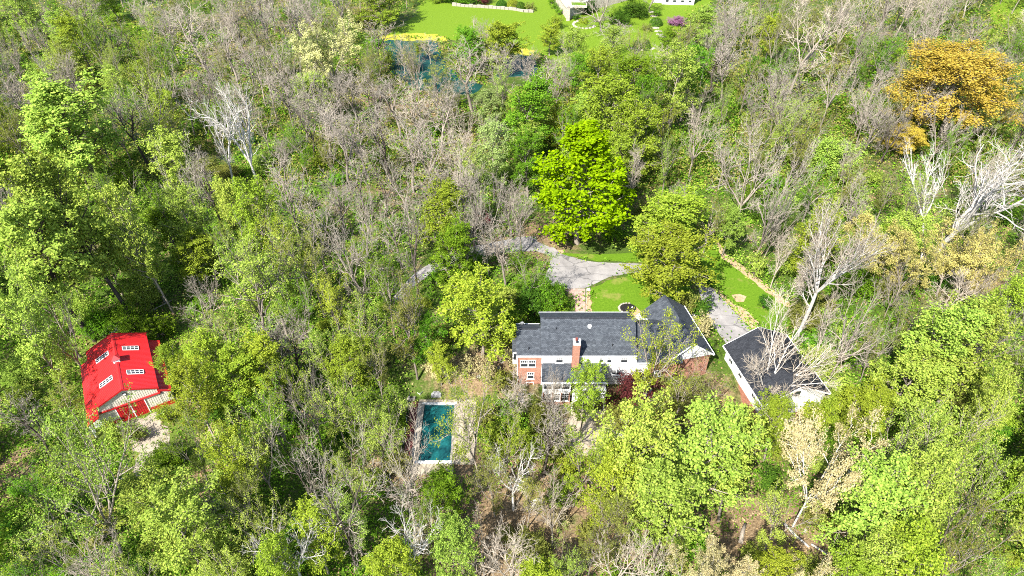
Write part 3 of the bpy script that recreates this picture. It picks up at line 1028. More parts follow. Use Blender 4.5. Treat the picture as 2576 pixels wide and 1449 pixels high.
# ------------------------------------------------------------------ red-roofed barn
def make_barn():
    W = math.atan2(6.1, 10.9)
    Bn = empty('barn', (-59.25, 73.93, 0), W)
    tag(Bn, 'cream metal barn with bright red roof and red sliding doors', 'barn')
    HW, L, ZE, ZR = 4.15, 12.5, 4.1, 6.0
    b = MB()
    b.slab([(-HW, -L, ZE), (0, -L, ZR), (0, 0, ZR), (-HW, 0, ZE)], 0.1)
    r1 = b.build('roof', 'barn_roof', Bn)
    b = MB()
    b.slab([(0, -L, ZR), (HW, -L, ZE), (HW, 0, ZE), (0, 0, ZR)], 0.1)
    r2 = b.build('roof', 'barn_roof', Bn)
    sl = (ZR - ZE) / HW

    def ribs(parent, x0, z0, x1, z1, ya, yb, name='roof_ribs'):
        m = MB()
        n = int((yb - ya) / 0.28)
        for i in range(n + 1):
            y = ya + 0.04 + i * (yb - ya - 0.08) / n
            m.bar((x0, y, z0 + 0.022), (x1, y, z1 + 0.022), 0.055, 0.045)
        o = m.build(name, 'barn_roof', parent)
        o['kind'] = 'stuff'
    ribs(r1, -HW, ZE, -0.1, ZR - 0.1 * sl, -L, 0)
    ribs(r2, HW, ZE, 0.1, ZR - 0.1 * sl, -L, 0)
    MB().prism_y([(-0.22, ZR - 0.04), (0, ZR + 0.07), (0.22, ZR - 0.04), (0, ZR + 0.0)], -L - 0.02, 0.02).build('ridge_cap', 'barn_roof', Bn)
    for yy in (-L - 0.03, 0.03):
        for s_ in (-1, 1):
            MB().bar((s_ * (HW + 0.03), yy, ZE - 0.05), (0, yy, ZR - 0.05), 0.06, 0.24).build('barge_board', 'barn_red', Bn)
    # lean-to roofs
    for s_, ya, yb in ((-1, -13.6, -0.9), (1, -12.35, -0.9)):
        x0, x1, z0, z1 = s_ * (HW - 0.35), s_ * 5.5, 3.55, 2.65
        pts = [(x0, ya, z0), (x1, ya, z1), (x1, yb, z1), (x0, yb, z0)]
        if s_ < 0:
            pts.reverse()
        lr = MB().slab(pts, 0.09).build('lean_to_roof', 'barn_roof', Bn)
        ribs(lr, x0, z0, x1, z1, ya, yb)
        MB().bar((x0, ya - 0.03, z0 - 0.05), (x1, ya - 0.03, z1 - 0.05), 0.06, 0.2).build('barge_board', 'barn_red', lr)
        if s_ < 0:
            for y in (-13.4, -12.4):
                MB().box(-5.42, -5.28, y - 0.07, y + 0.07, -0.1, 2.58).build('post', 'white_paint', lr)
    # walls
    XW, YF = HW - 0.3, -L + 0.25
    wl = MB().box(-XW, XW, YF, -0.25, -0.3, ZE - 0.1)
    for yy in (YF, -0.25):
        wl.face([(-XW, yy, ZE - 0.1), (XW, yy, ZE - 0.1), (0, yy, ZR - 0.16)])
    wl = wl.build('wall', 'barn_cream', Bn)
    MB().box(XW + 0.002, 5.3, YF + 0.02, -1.0, -0.3, 2.62).build('lean_to_wall', 'barn_cream', Bn)
    MB().box(-5.3, -XW - 0.002, -11.6, -1.0, -0.3, 2.62).build('lean_to_wall', 'barn_cream', Bn)
    # raised seams of the wall panels
    m = MB()
    n = 26
    for i in range(n + 1):
        x = -XW + 0.06 + i * (2 * XW - 0.12) / n
        zt = ZR - 0.3 - abs(x) * sl
        m.box(x - 0.02, x + 0.02, YF - 0.025, YF - 0.001, 3.12, zt)
        if abs(x) > 1.95:
            m.box(x - 0.02, x + 0.02, YF - 0.025, YF - 0.001, 0.78, 2.88)
    o = m.build('wall_seams', 'barn_cream', wl)
    o['kind'] = 'stuff'
    m = MB()
    for i in range(6):
        x = XW + 0.1 + i * 0.26
        m.box(x - 0.02, x + 0.02, YF - 0.005, YF + 0.019, 0.78, 2.55)
    o = m.build('wall_seams', 'barn_cream', wl)
    o['kind'] = 'stuff'
    # red wainscot
    MB().box(-XW - 0.02, -1.95, YF - 0.03, YF - 0.001, -0.2, 0.75).build('wainscot', 'barn_red', Bn)
    MB().box(1.9, XW, YF - 0.03, YF - 0.001, -0.2, 0.75).build('wainscot', 'barn_red', Bn)
    MB().box(XW + 0.01, 5.33, YF - 0.012, YF + 0.019, -0.2, 0.75).build('wainscot', 'barn_red', Bn)
    # door track
    MB().box(-XW, XW + 0.2, YF - 0.2, YF - 0.002, 2.9, 3.1).build('door_track', 'barn_roof', Bn)
    for x0, x1 in ((-1.82, -0.06), (0.06, 1.78)):
        d = MB().box(x0, x1, YF - 0.1, YF - 0.002, 0.02, 2.88).build('sliding_door', 'barn_red', Bn)
        s_ = MB()
        for i in range(1, 6):
            x = x0 + (x1 - x0) * i / 6
            s_.box(x - 0.02, x + 0.02, YF - 0.125, YF - 0.101, 0.1, 2.8)
        s_.build('seam', 'barn_red', d)['kind'] = 'stuff'
    MB().box(-0.06, 0.06, YF - 0.135, YF - 0.01, 0.02, 2.87).build('door_trim', 'white_paint', Bn)
    MB().box(-1.94, -1.83, YF - 0.12, YF - 0.002, 0.02, 2.87).build('door_trim', 'white_paint', Bn)
    MB().box(1.79, 1.9, YF - 0.12, YF - 0.002, 0.02, 2.87).build('door_trim', 'white_paint', Bn)
    MB().box(-0.16, 0.16, YF - 0.17, YF - 0.136, 1.1, 1.32).build('door_latch', 'white_paint', Bn)
    # small lamp under the gable
    lp = MB().box(-0.24, 0.24, YF - 0.2, YF - 0.002, 4.75, 5.1).build('wall_lamp', 'black_metal', Bn)
    MB().box(-0.17, 0.17, YF - 0.215, YF - 0.201, 4.8, 5.05).build('lamp_glass', 'white_paint', lp)
    # side door under the left lean-to
    MB().box(-5.2, -4.3, -11.66, -11.602, 0.0, 2.05).build('side_door', 'white_paint', Bn)
    # skylights, four in all: frame and four panes each
    for s_, rr in ((-1, r1), (1, r2)):
        for yc in (-3.6, -9.0):
            xa, xb = s_ * 0.95, s_ * 2.85
            zf = lambda x: ZR - abs(x) * sl
            fr = MB()
            for k in range(5):
                x = xa + (xb - xa) * k / 4
                fr.bar((x, yc - 0.42, zf(x) + 0.07), (x, yc + 0.42, zf(x) + 0.07), 0.06, 0.1)
            for y in (yc - 0.42, yc, yc + 0.42):
                fr.bar((xa, y, zf(xa) + 0.072), (xb, y, zf(xb) + 0.072), 0.04, 0.1)
            sk = fr.build('skylight', 'white_paint', rr)
            for k in range(4):
                for yo in (-0.38, 0.05):
                    u0, u1 = xa + (xb - xa) * (k + 0.06) / 4, xa + (xb - xa) * (k + 0.94) / 4
                    pts = [(u0, yc + yo, zf(u0) + 0.09), (u1, yc + yo, zf(u1) + 0.09), (u1, yc + yo + 0.33, zf(u1) + 0.09), (u0, yc + yo + 0.33, zf(u0) + 0.09)]
                    if s_ < 0:
                        pts.reverse()
                    MB().slab(pts, 0.03).build('pane', 'skylight_pane', sk)
    # cupola
    cy = -6.2
    cu = MB().box(-0.42, 0.42, cy - 0.42, cy + 0.42, ZR - 0.25, ZR + 0.5).build('cupola', 'white_paint', Bn)
    for i in range(4):
        MB().box(-0.36, 0.36, cy - 0.45, cy - 0.42, ZR + 0.05 + i * 0.1, ZR + 0.1 + i * 0.1).build('louver', 'white_paint', cu)
    m = MB()
    q = 0.6
    for a, b2 in (((-q, -q), (q, -q)), ((q, -q), (q, q)), ((q, q), (-q, q)), ((-q, q), (-q, -q))):
        m.face([(a[0], cy + a[1], ZR + 0.5), (b2[0], cy + b2[1], ZR + 0.5), (0, cy, ZR + 1.0)])
    m.face([(-q, cy - q, ZR + 0.5), (-q, cy + q, ZR + 0.5), (q, cy + q, ZR + 0.5), (q, cy - q, ZR + 0.5)])
    m.build('cupola_roof', 'barn_roof', cu)


make_barn()


# ------------------------------------------------------------------ swimming pool and patio
def make_pool():
    z = LOW
    x0, x1, y0, y1 = -13.0, -8.55, 57.4, 67.4
    Pl = empty('swimming_pool', ((x0 + x1) / 2, (y0 + y1) / 2, z))
    tag(Pl, 'rectangular swimming pool with dark teal water and pale coping', 'pool')
    ox, oy = Pl.location.x, Pl.location.y
    a0, a1, b0, b1 = x0 - ox, x1 - ox, y0 - oy, y1 - oy
    MB().box(a0, a1, b0, b1, -0.4, 0.14).build('water', 'pool_water', Pl)
    t = 0.32
    cps = 0
    # coping stones one by one
    n = 16
    for i in range(n):
        s0, s1 = b0 + (b1 - b0) * i / n + 0.01, b0 + (b1 - b0) * (i + 1) / n - 0.01
        for xx0, xx1 in ((a0 - t, a0), (a1, a1 + t)):
            MB().box(xx0, xx1, s0, s1, -0.4, 0.36).build('coping_stone', 'stone_slab', Pl)
    n = 8
    for i in range(n):
        s0, s1 = a0 - t + (a1 - a0 + 2 * t) * i / n + 0.01, a0 - t + (a1 - a0 + 2 * t) * (i + 1) / n - 0.01
        for yy0, yy1 in ((b0 - t - 0.15, b0 - 0.002), (b1 + 0.002, b1 + t)):
            MB().box(s0, s1, yy0, yy1, -0.4, 0.37).build('coping_stone', 'weathered_white', Pl)
    m = MB()
    for k in (-0.22, 0.22):
        m.tube([(a1 - 0.9 + k, b1 - 0.25, 0.0), (a1 - 0.9 + k, b1 - 0.2, 0.8), (a1 - 0.9 + k, b1 + 0.15, 1.15), (a1 - 0.9 + k, b1 + 0.5, 0.9), (a1 - 0.9 + k, b1 + 0.55, 0.3)], [0.025] * 5, 6)
    m.build('ladder', 'grey_metal', Pl)
    # paved deck around it, in slabs
    DX0, DX1, DY0, DY1 = -13.95, -5.3, 54.6, 71.2
    k = 0
    deck = empty('pool_patio', (-9, 63, z))
    tag(deck, 'tan concrete patio slabs around the swimming pool', 'patio')
    def strip(xa, xb, ya, yb, nx, ny):
        for i in range(nx):
            for j in range(ny):
                u0, u1 = xa + (xb - xa) * i / nx + 0.006, xa + (xb - xa) * (i + 1) / nx - 0.006
                v0, v1 = ya + (yb - ya) * j / ny + 0.006, ya + (yb - ya) * (j + 1) / ny - 0.006
                dz = random.uniform(-0.006, 0.006)
                MB().box(u0 + 9, u1 + 9, v0 - 63, v1 - 63, -0.3, 0.32 + dz).build('paving_slab', 'pool_deck', deck)
    strip(x1 + t + 0.005, -5.3, 56.9, 71.2, 2, 8)
    strip(-13.9, x1 + t - 0.005, y1 + t + 0.005, 71.2, 4, 2)
    strip(-13.9, -8.0, 55.3, y0 - t - 0.16, 4, 1)
    MB().box(-13.95 + 9, -13.34 + 9, y0 - 0.1 - 63, y1 + t - 63, -0.3, 0.31).build('paving_slab', 'concrete', deck)
    # red mulch strip and dark fence on the left
    tag(MB().box(-15.1, -13.96, 57.0, 68.5, z - 0.2, z + 0.12).build('mulch_strip', 'red_mulch'), kind='structure')
    F = empty('iron_fence', (-15.3, 63, z))
    tag(F, 'black iron fence along the red mulch beside the pool', 'fence')
    n = 7
    for i in range(n + 1):
        y = -6.5 + 13.5 * i / n
        MB().box(-0.06, 0.06, y - 0.06, y + 0.06, -0.2, 1.3).build('post', 'weathered_white', F)
    for zz in (0.2, 1.15):
        MB().box(-0.025, 0.025, -6.5, 7.0, zz, zz + 0.05).build('rail', 'black_metal', F)
    m = MB()
    for i in range(95):
        y = -6.4 + i * 0.141
        m.box(-0.013, 0.013, y - 0.013, y + 0.013, 0.05, 1.2)
    m.build('pickets', 'black_metal', F)['kind'] = 'stuff'
    CLEAR.append([(-16.2, 54.3), (-5.0, 54.3), (-5.0, 73.8), (-16.2, 73.8)])
    return z + 0.32


PATIO_Z = make_pool()


def px_on(px, py, z):
    return at(px, py, z)


def chair(loc, rz, mat, label, group=None, seat_mat=None):
    c = empty('patio_chair', loc, rz)
    tag(c, label, 'chair', group)
    seat_mat = seat_mat or mat
    MB().box(-0.27, 0.27, -0.27, 0.27, 0.40, 0.45).build('seat', seat_mat, c)
    b = MB()
    b.slab([(-0.27, 0.24, 0.46), (0.27, 0.24, 0.46), (0.27, 0.40, 1.0), (-0.27, 0.40, 1.0)], 0.05)
    b.build('backrest', seat_mat, c)
    for x in (-0.25, 0.25):
        for y in (-0.24, 0.24):
            MB().box(x - 0.025, x + 0.025, y - 0.025, y + 0.025, 0, 0.40).build('leg', mat, c)
        MB().bar((x * 1.12, -0.25, 0.64), (x * 1.12, 0.3, 0.64), 0.06, 0.04).build('armrest', mat, c)
    return c


def furniture():
    z = PATIO_Z
    g = lambda a, b: at(a, b, z)
    # wooden table and its chairs
    p = g(1152, 978)
    t = empty('patio_table', p)
    tag(t, 'square wooden slatted patio table between two black chairs', 'table')
    for i in range(9):
        MB().box(-0.9, 0.9, -0.68 + i * 0.152, -0.68 + i * 0.152 + 0.14, 0.70, 0.74).build('slat', 'teak', t)
    for x in (-0.8, 0.8):
        for y in (-0.6, 0.6):
            MB().box(x - .04, x + .04, y - .04, y + .04, 0, 0.699).build('leg', 'teak', t)
    bowl = MB().cyl((p.x + 0.2, p.y + 0.1), 0.2, z + 0.74, z + 0.86, 14, 0.32).build('wooden_bowl', 'teak')
    tag(bowl, 'round wooden bowl standing on the wooden patio table', 'bowl')
    chair(p + Vector((-1.25, 0.1, 0)), math.pi / 2, 'black_metal', 'black patio chair at the wooden table, grey cover side')
    chair(p + Vector((1.25, -0.1, 0)), -math.pi / 2, 'black_metal', 'black patio chair at the wooden table, house side')
    # covered grill: grey cover with folds
    p = g(1099, 990)
    c = empty('covered_lounge', p)
    tag(c, 'bulky patio piece under a ribbed grey cover beside the pool', 'covered furniture')
    cov = MB()
    cov.prism_y([(-0.8, 0.0), (0.8, 0.0), (0.72, 0.62), (0.3, 0.78), (-0.3, 0.78), (-0.72, 0.62)], -0.95, 0.95)
    cv = cov.build('cover', 'grey_cloth', c)
    for i in range(7):
        y = -0.85 + i * 0.28
        MB().prism_y([(-0.83, 0.0), (0.83, 0.0), (0.75, 0.65), (0.31, 0.815), (-0.31, 0.815), (-0.75, 0.65)], y - 0.03, y + 0.03).build('cover_fold', 'grey_cloth', cv)
    chair(g(1126, 984), -1.2, 'black_metal', 'black patio chair between grey cover and wooden table')
    chair(g(1048, 984), 0.7, 'white_paint', 'white patio chair by the mulch, nearest the stone blocks')
    chair(g(1057, 994), -2.2, 'white_paint', 'white patio chair by the mulch, nearest the pool')
    chair(g(1177, 966), 0.4, 'grey_metal', 'blue grey patio chair by the stone blocks')
    # sun lounger
    p = g(1164, 998)
    s = empty('sun_lounger', p, 0.5)
    tag(s, 'olive cushioned sun lounger at the pool corner', 'lounger')
    fr = MB()
    for x in (-0.3, 0.3):
        fr.bar((x, -0.9, 0.3), (x, 0.9, 0.3), 0.05)
    fr.build('frame', 'teak', s)
    MB().box(-0.32, 0.32, -0.95, 0.3, 0.33, 0.42).build('cushion', 'olive_cloth', s)
    MB().slab([(-0.32, 0.31, 0.42), (0.32, 0.31, 0.42), (0.32, 0.95, 0.8), (-0.32, 0.95, 0.8)], 0.09).build('backrest', 'olive_cloth', s)
    for x in (-0.3, 0.3):
        for y in (-0.8, 0.8):
            MB().box(x - .03, x + .03, y - .03, y + .03, 0, 0.3).build('leg', 'teak', s)
    # fire table on the mulch
    p = at(1036, 1003, LOW + 0.12)
    f = empty('fire_table', p)
    tag(f, 'square tan fire table with black bowl on the mulch', 'fire table')
    MB().box(-0.5, 0.5, -0.5, 0.5, -0.05, 0.42).build('base', 'stone_slab', f)
    top = MB()
    for a in ((-0.6, 0.6, -0.6, -0.3), (-0.6, 0.6, 0.3, 0.6), (-0.6, -0.3, -0.3, 0.3), (0.3, 0.6, -0.3, 0.3)):
        top.box(*a, 0.42, 0.52)
    top.build('table_top', 'stone_slab', f)
    MB().cyl((0, 0), 0.3, 0.421, 0.49, 14).build('fire_bowl', 'black_metal', f)
    # retaining blocks behind the patio: each a thing one could count
    k = 0
    for i, (a, b, wd) in enumerate(((1092, 952, 1.1), (1112, 949, 1.2), (1134, 947, 1.3), (1158, 945, 1.3), (1181, 943, 1.1), (1066, 956, 0.9), (1048, 958, 0.8))):
        q = at(a, b, LOW)
        o = empty('stone_block', q, random.uniform(-0.08, 0.08))
        m = MB().box(-wd / 2, wd / 2, -0.45, 0.45, -0.3, 0.75 + random.uniform(-0.08, 0.08))
        bpy.data.objects.remove(o)
        o = m.build('stone_block', 'stone_slab')
        o.location = q
        o.rotation_euler.z = random.uniform(-0.08, 0.08)
        bv = o.modifiers.new('b', 'BEVEL')
        bv.width = 0.06
        bv.segments = 2
        tag(o, 'pale squared stone block in the low wall behind the pool patio', 'stone block', 'stone blocks of the low wall behind the pool patio')
    for a, b in ((1205, 948), (1218, 940), (1232, 933), (1245, 942), (1256, 926), (1262, 910), (1268, 895)):
        q = at(a, b)
        o = blob('stepping_stone', 0.45, 0.09, 'stone_slab', random.randint(0, 999))
        o.location = q + Vector((0, 0, 0.03))
        o.rotation_euler.z = random.uniform(0, 3)
        tag(o, 'flat pale stepping stone between the pool and the house end', 'stepping stone', 'stepping stones from the pool to the house')


def blob(name, r, h, mat, seed, n=9, rings=4):
    """an uneven stone"""
    rr = random.Random(seed)
    m = MB()
    rad = [r * rr.uniform(0.8, 1.15) for _ in range(n)]
    for k in range(rings + 1):
        t = k / rings
        s_ = math.cos(t * math.pi / 2) ** 0.6
        for q in range(n):
            a = 2 * math.pi * q / n
            w_ = rad[q] * (s_ if k < rings else 0.12) * rr.uniform(0.94, 1.06)
            m.v.append((w_ * math.cos(a), w_ * math.sin(a) * 0.8, -0.15 * h + h * math.sin(t * math.pi / 2) * rr.uniform(0.95, 1.05)))
    for k in range(rings):
        for q in range(n):
            j = (q + 1) % n
            m.f.append((k * n + q, k * n + j, (k + 1) * n + j, (k + 1) * n + q))
    m.f.append(tuple(rings * n + q for q in range(n)))
    return m.build(name, mat, None, True)


furniture()

# terrace under the deck
sheet('lower_patio', [(1437, 1030), (1525, 1030), (1527, 1110), (1500, 1150), (1440, 1140), (1425, 1090)], 'pool_deck', 0.05, LOW, 0.15, 51)
clear_px([(1437, 1000), (1525, 1000), (1527, 1110), (1500, 1130), (1440, 1120)], LOW)
sheet('dirt_bed', [(1836, 960), (1850, 965), (1880, 1040), (1860, 1045), (1830, 1020), (1822, 985)], 'dirt', 0.03, LOW, 0.2, 52)


def small_things():
    # boulders
    for (a, b, r, lab) in ((1741, 793, 0.55, 'rounded pale boulder beside the drive at the grey wing'), (1757, 790, 0.6, 'taller pale boulder beside the drive at the grey wing'),
                           (1481, 729, 0.4, 'small boulder where the brick walk meets the drive'), (2079, 970, 0.75, 'tan boulder at the garage gutter corner'), (1606, 798, 0.6, 'pale boulder between house roof and grey wing'), (1350, 1268, 1.0, 'big pale boulder in the litter below the pool woods')):
        q = at(a, b)
        o = blob('boulder', r, r * 1.1, 'boulder', int(a))
        o.location = q
        tag(o, lab, 'boulder')
    # black mulch bed with a stone kerb
    q = at(1580, 776, 0)
    b = empty('mulch_bed', q)
    tag(b, 'round black mulch bed with pale stone kerb on the lawn', 'garden bed')
    m = MB()
    pts = []
    for k in range(22):
        a = 2 * math.pi * k / 22
        pts.append((1.35 * math.cos(a), 1.1 * math.sin(a), 0.14))
    m.slab(pts, 0.3).build('mulch', 'black_mulch', b)
    for k in range(9):
        a = 1.35 + 2 * math.pi * k / 20
        o = blob('kerb_stone', 0.24, 0.26, 'stone_slab', k)
        o.parent = b
        o.location = (1.5 * math.cos(a), 1.25 * math.sin(a), 0)
    o = blob('white_stone', 0.16, 0.25, 'white_paint', 77)
    o.parent = b
    o.location = (0.7, 0.1, 0.15)
    # fire ring
    q = at(2006, 773, 0)
    f = empty('fire_ring', q)
    tag(f, 'ring of grey stones with burnt logs at the lawn edge', 'fire pit')
    for k in range(11):
        a = 2 * math.pi * k / 11
        o = blob('ring_stone', 0.2, 0.28, 'boulder', 100 + k)
        o.parent = f
        o.location = (0.75 * math.cos(a), 0.75 * math.sin(a), 0)
    MB().cyl((0, 0), 0.6, 0.0, 0.06, 14).build('ash', 'black_mulch', f)
    for k in range(3):
        MB().tube([(-0.5 + k * 0.2, -0.4, 0.1 + k * 0.05), (0.4 - k * 0.3, 0.4, 0.2 + k * 0.05)], [0.07, 0.06], 6).build('burnt_log', 'black_mulch', f)
    # condenser and garden table set at the house end
    q = at(1313, 970, LOW)
    a = empty('air_conditioner', (1.4, 69.2, LOW))
    tag(a, 'grey air conditioner unit against the brick house end', 'air conditioner')
    MB().box(-0.42, 0.42, -0.42, 0.42, -0.05, 0.95).build('case', 'grey_metal', a)
    MB().cyl((0, 0), 0.33, 0.95, 0.99, 14).build('fan_grille', 'black_metal', a)
    lv = MB()
    for i in range(7):
        lv.box(-0.4, 0.4, -0.44, -0.421, 0.08 + i * 0.12, 0.12 + i * 0.12)
    lv.build('louvers', 'black_metal', a)['kind'] = 'stuff'
    chair((1.5, 67.9, LOW), 0.5, 'white_paint', 'white garden chair below the brick house end')
    d = empty('satellite_dish', (1.5, 75.5, 6.15))
    tag(d, 'small dark satellite dish on the low roof end', 'satellite dish')
    MB().tube([(0, 0, -0.15), (0, 0, 0.5)], [0.03, 0.03], 6).build('mast', 'grey_metal', d)
    dm = MB()
    for k in range(12):
        for rr_, zz in ((0.0, 0.0), (0.18, 0.03), (0.33, 0.1)):
            t = 2 * math.pi * k / 12
            dm.v.append((rr_ * math.cos(t), zz - 0.12, 0.5 + rr_ * math.sin(t)))
    for k in range(12):
        j = (k + 1) % 12
        for r_ in (0, 1):
            dm.f.append((k * 3 + r_, k * 3 + r_ + 1, j * 3 + r_ + 1, j * 3 + r_))
    dm.build('dish', 'grey_metal', d)
    q = at(1684, 945, LOW)
    chair(q, 2.5, 'white_paint', 'white garden chair on the slope below the brick gable wing')
    # trailer under a tarp behind the barn
    q = at(296, 838, 0)
    t = empty('utility_trailer', q, 0.4)
    tag(t, 'grey tarp covered trailer parked behind the red barn', 'trailer')
    MB().box(-1.0, 1.0, -1.6, 1.6, 0.55, 0.75).build('bed', 'grey_metal', t)
    m = MB().prism_y([(-0.95, 0.75), (0.95, 0.75), (0.8, 1.2), (0.2, 1.55), (-0.5, 1.45), (-0.9, 1.1)], -1.5, 0.4)
    m.build('tarp', 'tarp', t)
    MB().slab([(-0.9, 0.5, 0.95), (0.9, 0.5, 0.95), (0.9, 1.5, 1.2), (-0.9, 1.5, 1.2)], 0.08).build('white_board', 'white_paint', t)
    for x in (-1.08, 1.08):
        wl = MB()
        wl.cyl((0, 0), 0.36, -0.1, 0.1, 14)
        o = wl.build('wheel', 'rubber', t)
        o.rotation_euler = (0, math.pi / 2, 0)
        o.location = (x, 0, 0.36)
    MB().bar((0, -1.6, 0.6), (0, -2.7, 0.5), 0.09).build('drawbar', 'grey_metal', t)
    # small red tractor in the woods beyond the drive
    q = at(1222, 560, None)
    t = empty('red_tractor', q, 0.5)
    tag(t, 'small red vehicle half hidden under bare trees beyond the drive', 'vehicle')
    MB().box(-0.42, 0.42, -1.3, 0.1, 0.65, 1.25).build('hood', 'red_paint', t)
    MB().box(-0.5, 0.5, 0.1, 1.1, 0.5, 0.85).build('body', 'red_paint', t)
    MB().box(-0.3, 0.3, 0.4, 0.9, 0.85, 1.0).box(-0.3, 0.3, 0.85, 0.98, 1.0, 1.4).build('seat', 'black_metal', t)
    for s_ in (-1, 1):
        MB().slab([(s_ * 0.75 - 0.2, 0.1, 1.22), (s_ * 0.75 + 0.2, 0.1, 1.22), (s_ * 0.75 + 0.2, 1.2, 1.22), (s_ * 0.75 - 0.2, 1.2, 1.22)], 0.08).build('fender', 'red_paint', t)
        for y, r in ((0.6, 0.6), (-1.0, 0.36)):
            o = MB().cyl((0, 0), r, -0.16, 0.16, 16).build('wheel', 'rubber', t)
            o.rotation_euler = (0, math.pi / 2, 0)
            o.location = (s_ * 0.75, y, r)
    MB().bar((-0.6, 1.05, 0.8), (-0.6, 1.05, 2.1), 0.08).bar((0.6, 1.05, 0.8), (0.6, 1.05, 2.1), 0.08).bar((-0.64, 1.05, 2.1), (0.64, 1.05, 2.1), 0.08).build('roll_bar', 'red_paint', t)
    # fallen logs
    for (a, b, c, d_, r, lab, mt) in ((2062, 1258, 2022, 1342, 0.28, 'straight fallen log on pale litter below the white barked tree', 'bark_tan'),
                                      (1972, 1318, 2035, 1378, 0.2, 'white fallen branch lying on litter downhill of the garage', 'bark_white'),
                                      (2040, 1370, 2085, 1398, 0.16, 'short white fallen branch on litter downhill of the garage', 'bark_white'),
                                      (2075, 1402, 2040, 1445, 0.15, 'crooked pale fallen branch at the lowest litter patch', 'bark_white'),
                                      (372, 788, 432, 757, 0.13, 'thin fallen pole across the glade behind the barn', 'bark_tan'),
                                      (575, 835, 606, 824, 0.16, 'short fallen log in brush between barn and drive', 'bark_tan'),
                                      (1862, 1368, 1874, 1320, 0.3, 'weathered fallen trunk on pale litter below the lime trees', 'bark_tan'),
                                      (196, 745, 228, 738, 0.13, 'thin fallen branch in the glade between tall lime trees', 'bark_tan'),
                                      (2130, 935, 2165, 905, 0.2, 'dark fallen log in undergrowth beside the garage', 'bark_dark'),
                                      (463, 1222, 492, 1208, 0.12, 'pale fallen branch at the end of the gravel track', 'bark_tan'),
                                      (286, 1218, 320, 1196, 0.14, 'pale fallen branch beside the gravel track', 'bark_white'),
                                      (1140, 1225, 1128, 1238, 0.2, 'short log in leaf litter below the pool end', 'bark_tan'),
                                      (1318, 1330, 1334, 1370, 0.25, 'mossy log in brown litter below the boulder', 'bark_dark')):
        p, q = at(a, b), at(c, d_)
        p.z += r * 0.7
        q.z += r * 0.7
        mid = p.lerp(q, 0.5) + Vector((random.uniform(-.2, .2), random.uniform(-.2, .2), 0.02))
        o = MB().tube([Vector((0, 0, 0)), mid - p, q - p], [r, r * 0.9, r * 0.65], 7).build('fallen_log', mt, None, True)
        o.location = p
        tag(o, lab, 'log')


small_things()


